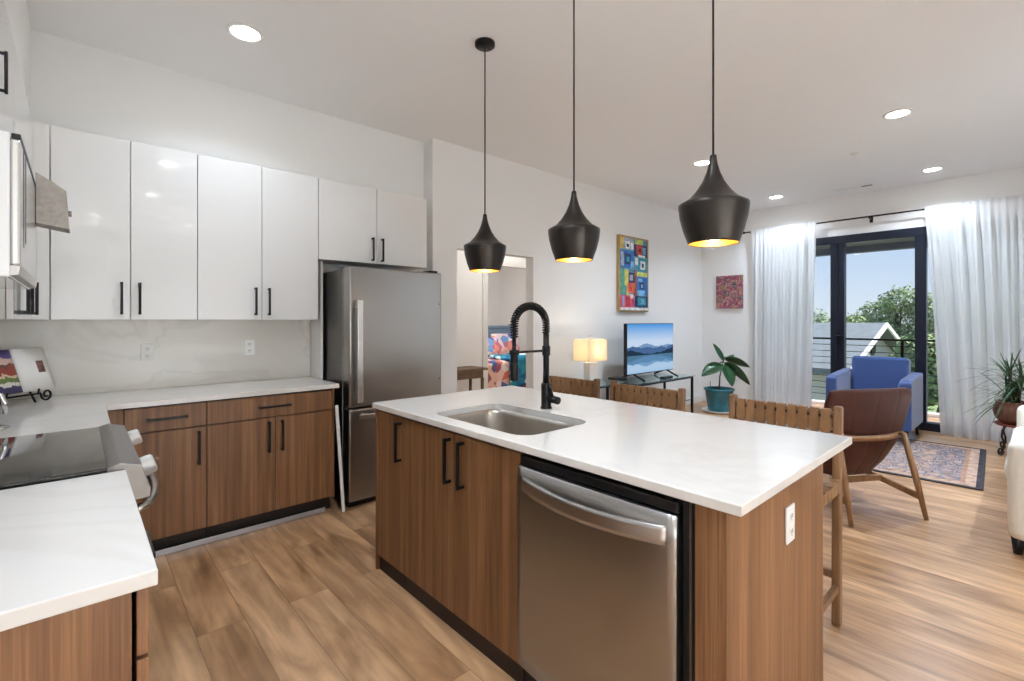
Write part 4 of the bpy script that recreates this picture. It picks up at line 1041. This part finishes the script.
for x in (bx0-.06, bx1): MB().box(x, x+.07, 8.02, 8.13, 0, 1.27, .006).build('bed_post', HB, t)
MB().box(bx0, bx1, by0, 8.03, .02, .34, .01).build('bed_frame', HB, t)
MB().box(bx0, bx1, by0, 8.02, .345, .62, .06, 4).build('mattress', CREAM, t)
def quilt_mat(name, cols, scale):
    m, nt, b = nmat(name); N = nt.nodes.new; L = nt.links.new
    tc = N('ShaderNodeTexCoord'); vo = N('ShaderNodeTexVoronoi'); vo.inputs['Scale'].default_value = scale; L(tc.outputs['Object'], vo.inputs['Vector'])
    sp = N('ShaderNodeSeparateXYZ'); L(vo.outputs['Color'], sp.inputs[0]); rp = N('ShaderNodeValToRGB'); rp.color_ramp.interpolation = 'CONSTANT'
    for i, c_ in enumerate(cols):
        el = rp.color_ramp.elements[i] if i < 2 else rp.color_ramp.elements.new(i/len(cols))
        el.position = i/len(cols); el.color = (*lin(c_), 1)
    L(sp.outputs['X'], rp.inputs[0]); L(rp.outputs[0], b.inputs['Base Color']); b.inputs['Roughness'].default_value = .9
    return m
QM = quilt_mat('pink_blue_print', [(236, 190, 186), (226, 150, 134), (240, 226, 228), (120, 158, 206), (196, 110, 128), (230, 206, 214), (92, 112, 178)], 7)
TQ = quilt_mat('teal_spotted_print', [(24, 120, 150), (22, 78, 140), (36, 140, 160), (24, 100, 150), (222, 236, 240)], 9)
QR = quilt_mat('rust_print', [(200, 110, 90), (226, 190, 176), (150, 92, 110), (230, 214, 214), (70, 96, 150)], 8)
def drape(x0, x1, y0, y1, z, lo, th, side=.15):
    def fn(u, v):
        fy = max(0, (v-.3)/.7); fx_ = max(0, (u-side)/(1-side)) if side else u
        y = y0+(y1-y0)*fy; x = x0+(x1-x0)*fx_
        d = max(1-v/.3 if v < .3 else 0, 1-u/side if side and u < side else 0)
        return (x-(.03 if side and u <= side else 0), y-(.03 if v <= .3 else 0), z-(z-lo)*d+.012*math.sin(9*x+5*y)+.008*math.sin(17*x+11*y))
    return MB().slab(fn, 34, 28, th)
o = drape(bx0-.03, bx1+.03, by0-.02, 7.2, .665, .18, .03).build('quilt', QR); tag(o, 'colourful pink and rust quilt spread over the bed', 'quilt')
o = drape(bx0+.22, bx1-.1, by0-.075, 6.75, .715, .22, .03, 0).build('throw_blanket', TQ); tag(o, 'teal blanket with white spots folded over the foot of the bed', 'blanket')
def pillow(c, w, h, th, tilt, rz, m_, label):
    t = thing('pillow', label, 'pillow', c, rz, 'printed bed pillows')
    R_ = Matrix.Rotation(tilt, 4, 'X')
    def fn(sgn):
        def g(u, v):
            a, b_ = 2*u-1, 2*v-1; bl = (1-a**4)*(1-b_**4)
            return R_ @ Vector((a*w/2*(1-.05*b_*b_), sgn*th/2*bl**.6, h/2+b_*h/2*(1-.05*a*a)))
        return g
    MB().grid(fn(1), 14, 12).grid(fn(-1), 14, 12).build('pillow_case', m_, t, True)
    return t
pillow((6.25, 7.35, .66), .72, .42, .18, -.6, .15, QM, 'pink and blue printed pillow leaning on the headboard nearest the door')
pillow((6.85, 7.66, .66), .72, .46, .18, -.42, -.05, QM, 'pink and blue printed pillow leaning on the far side of the headboard')

# ---------------------------------------------------------------- balcony and outdoors
CONC = mat('balcony_concrete', (190, 190, 188), .8, noise=.08, nscale=12)
struct('balcony_floor', MB().box(XB+.16, 9.55, -2.2, 5.2, -.2, -.02), CONC)
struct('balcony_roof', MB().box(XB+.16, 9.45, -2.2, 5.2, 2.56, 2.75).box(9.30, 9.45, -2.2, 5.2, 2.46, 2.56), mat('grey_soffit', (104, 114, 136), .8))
t = thing('balcony_railing', 'black cable railing along the balcony edge', 'railing', (9.4, 1.5, 0))
MB().box(9.37, 9.42, -2.1, 5.1, 1.045, 1.075, .004).build('top_rail', BLACK, t)
for y in (-1.7, -.1, 1.42, 3.0, 4.6): MB().box(9.375, 9.415, y-.02, y+.02, -.02, 1.045, .003).build('post', BLACK, t)
for k in range(9): MB().cyl((9.395, -2.1, .12+.105*k), (9.395, 5.1, .12+.105*k), .006, 6).build('cable', BLACK, t)
struct('ground', MB().box(10, 140, -90, 90, -7.2, -7.0), mat('lawn', (112, 130, 84), .95, noise=.3, nscale=.6))
def house(name, loc, rz, L_, W_, wallh, roofh, label, wallc, roofc):
    t = thing(name, label, 'house', loc, rz, 'houses beyond the balcony')
    MB().prism([(-W_/2, 0), (W_/2, 0), (W_/2, wallh), (0, wallh+roofh), (-W_/2, wallh)], 1, -L_/2, L_/2).build('walls', wallc, t, True)
    ov = .5; e_ = roofh/(W_/2)
    for sx in (-1, 1):
        p = [(0, wallh+roofh+.02), (sx*(W_/2+ov), wallh-ov*e_+.02), (sx*(W_/2+ov), wallh-ov*e_+.22), (0, wallh+roofh+.24)]
        MB().prism(p, 1, -L_/2-ov, L_/2+ov).build('roof_slope', roofc, t, True)
    for sy in (-1, 1):
        y = sy*(L_/2+ov)
        m = MB()
        for sx in (-1, 1): m.prism([(0, wallh+roofh+.05), (sx*(W_/2+ov), wallh-ov*e_+.03), (sx*(W_/2+ov), wallh-ov*e_+.23), (0, wallh+roofh+.25)], 1, y-.04+sy*.05, y+.04+sy*.05)
        m.build('bargeboard', TRIM, t, True)
        MB().cyl((0, sy*(L_/2+.01), wallh+roofh*.45), (0, sy*(L_/2+.06), wallh+roofh*.45), .35, 24).build('gable_vent', BLACKP, t, True)
    for y in (-L_*.3, 0, L_*.3):
        w_ = MB().box(-W_/2-.05, -W_/2+.02, y-.6, y+.6, 1.0, 2.6, .01).build('window_frame', TRIM, t, True)
        MB().box(-W_/2-.06, -W_/2-.045, y-.5, y+.5, 1.1, 2.5).build('window_pane', GLASSB, w_, True)
    return t
ROOFG = mat('grey_shingles', (112, 118, 124), .9, noise=.12, nscale=3, stretch=(1, 1, 4))
SIDING = mat('pale_siding', (198, 190, 184), .8, noise=.04, nscale=2, stretch=(1, 1, 10))
house('house', (27.5, 9.9, -7), -.06, 9.4, 9.0, 6.35, 1.65, 'pale house with a grey shingled roof below the big tree', SIDING, ROOFG)
house('house', (29.0, -4.6, -7), .10, 7.0, 8.0, 4.2, 2.0, 'pale house with a grey roof behind the right-hand curtain', SIDING, ROOFG)
LG = [mat('tree_leaf_light', (136, 152, 104), .7, noise=.3, nscale=1.2), mat('tree_leaf_mid', (122, 140, 106), .7, noise=.3, nscale=1.2)]
BARK = mat('bark', (92, 78, 64), .9, noise=.2, nscale=4)
def tree(loc, h, blobs, n, seed, label, leafm, ls=.36):
    t = thing('tree', label, 'tree', loc, 0, 'trees beyond the balcony')
    rnd = random.Random(seed)
    MB().tube([(0, 0, 0), (.1, 0, h*.3), (0, .1, h*.55), (0, 0, h*.8)], [.38, .30, .22, .08], 10).build('trunk', BARK, t, True)
    m = MB()
    for bx, by, bz, r in blobs:
        m.tube([(0, 0, h*.38), (bx*.5, by*.5, (h*.38+bz)/2), (bx, by, bz)], [.14, .08, .03], 6)
    m.build('branch', BARK, t, True)
    m = MB(); tot = sum(b[3]**2 for b in blobs)
    for bx, by, bz, r in blobs:
        for _ in range(int(n*r*r/tot)):
            d = Vector((rnd.gauss(0, 1), rnd.gauss(0, 1), rnd.gauss(0, 1))).normalized()
            lump = 1+.35*mnoise.noise(d*2.3+Vector((bx, by, bz)))
            p = Vector((bx, by, bz))+d*(r*lump*rnd.uniform(.55, 1.0)); p.z = bz+(p.z-bz)*.9
            nrm = (d+Vector((rnd.uniform(-.9, .9), rnd.uniform(-.9, .9), rnd.uniform(-.3, .9)))).normalized()
            x = nrm.orthogonal().normalized(); a = rnd.uniform(0, 6.28); x = Matrix.Rotation(a, 3, nrm) @ x; y = nrm.cross(x)
            s_ = ls*rnd.uniform(.6, 1.3)
            vs = [m.bm.verts.new(p+x*s_*i+y*s_*.5*j) for i, j in ((-.6, 0), (0, .6), (.7, 0), (0, -.6))]
            f_ = m.bm.faces.new(vs); f_.smooth = False
    m.build('crown', leafm, t, True)
    return t
tree((38.0, 6.0, -7), 11.0, [(0, -.2, 9.5, 1.2), (0, .9, 8.8, 1.1), (0, 2.0, 8.0, 1.0), (0, -1.5, 8.9, 1.3), (.4, 2.2, 7.2, 1.3), (0, .6, 7.4, 1.7), (.3, -1.4, 7.0, 1.7), (0, -2.9, 8.0, 1.2), (0, 0, 5.4, 2.4), (0, 2.6, 5.4, 1.6), (0, -2.8, 5.4, 1.9)], 22000, 3, 'big leafy tree standing above the grey roof outside', LG[0], .17)
tree((34.0, 7.4, -7), 9.4, [(0, 0, 8.0, .75), (.3, .8, 7.3, .8), (0, -.8, 7.2, .8), (0, 0, 6.2, 1.3)], 6000, 8, 'smaller leafy tree left of the big tree outside', LG[0], .15)
tree((44.0, 12.5, -7), 9.0, [(0, 0, 7.6, 1.9), (.3, 2.4, 7.3, 1.9), (0, -2.4, 7.2, 1.8), (0, 4.8, 7.2, 1.9), (0, 7, 7, 1.8)], 9000, 12, 'dense tree behind the left-hand curtain edge outside', LG[1], .22)
tree((44.0, 1.0, -7), 9.6, [(0, 0, 7.4, 2.2), (.3, 2.4, 7.6, 2.0), (0, -2.8, 7.6, 2.2), (0, -5, 7.4, 2.2)], 9000, 15, 'dense tree behind the right-hand curtain edge outside', LG[1], .22)
tree((21.6, 2.75, -7), 7.6, [(0, 0, 7.2, .75), (.2, .55, 6.6, .6), (0, -.8, 7.0, .8), (0, .1, 6.1, .9)], 8000, 17, 'low bright green tree beside the gable of the grey-roofed house', LG[0], .15)
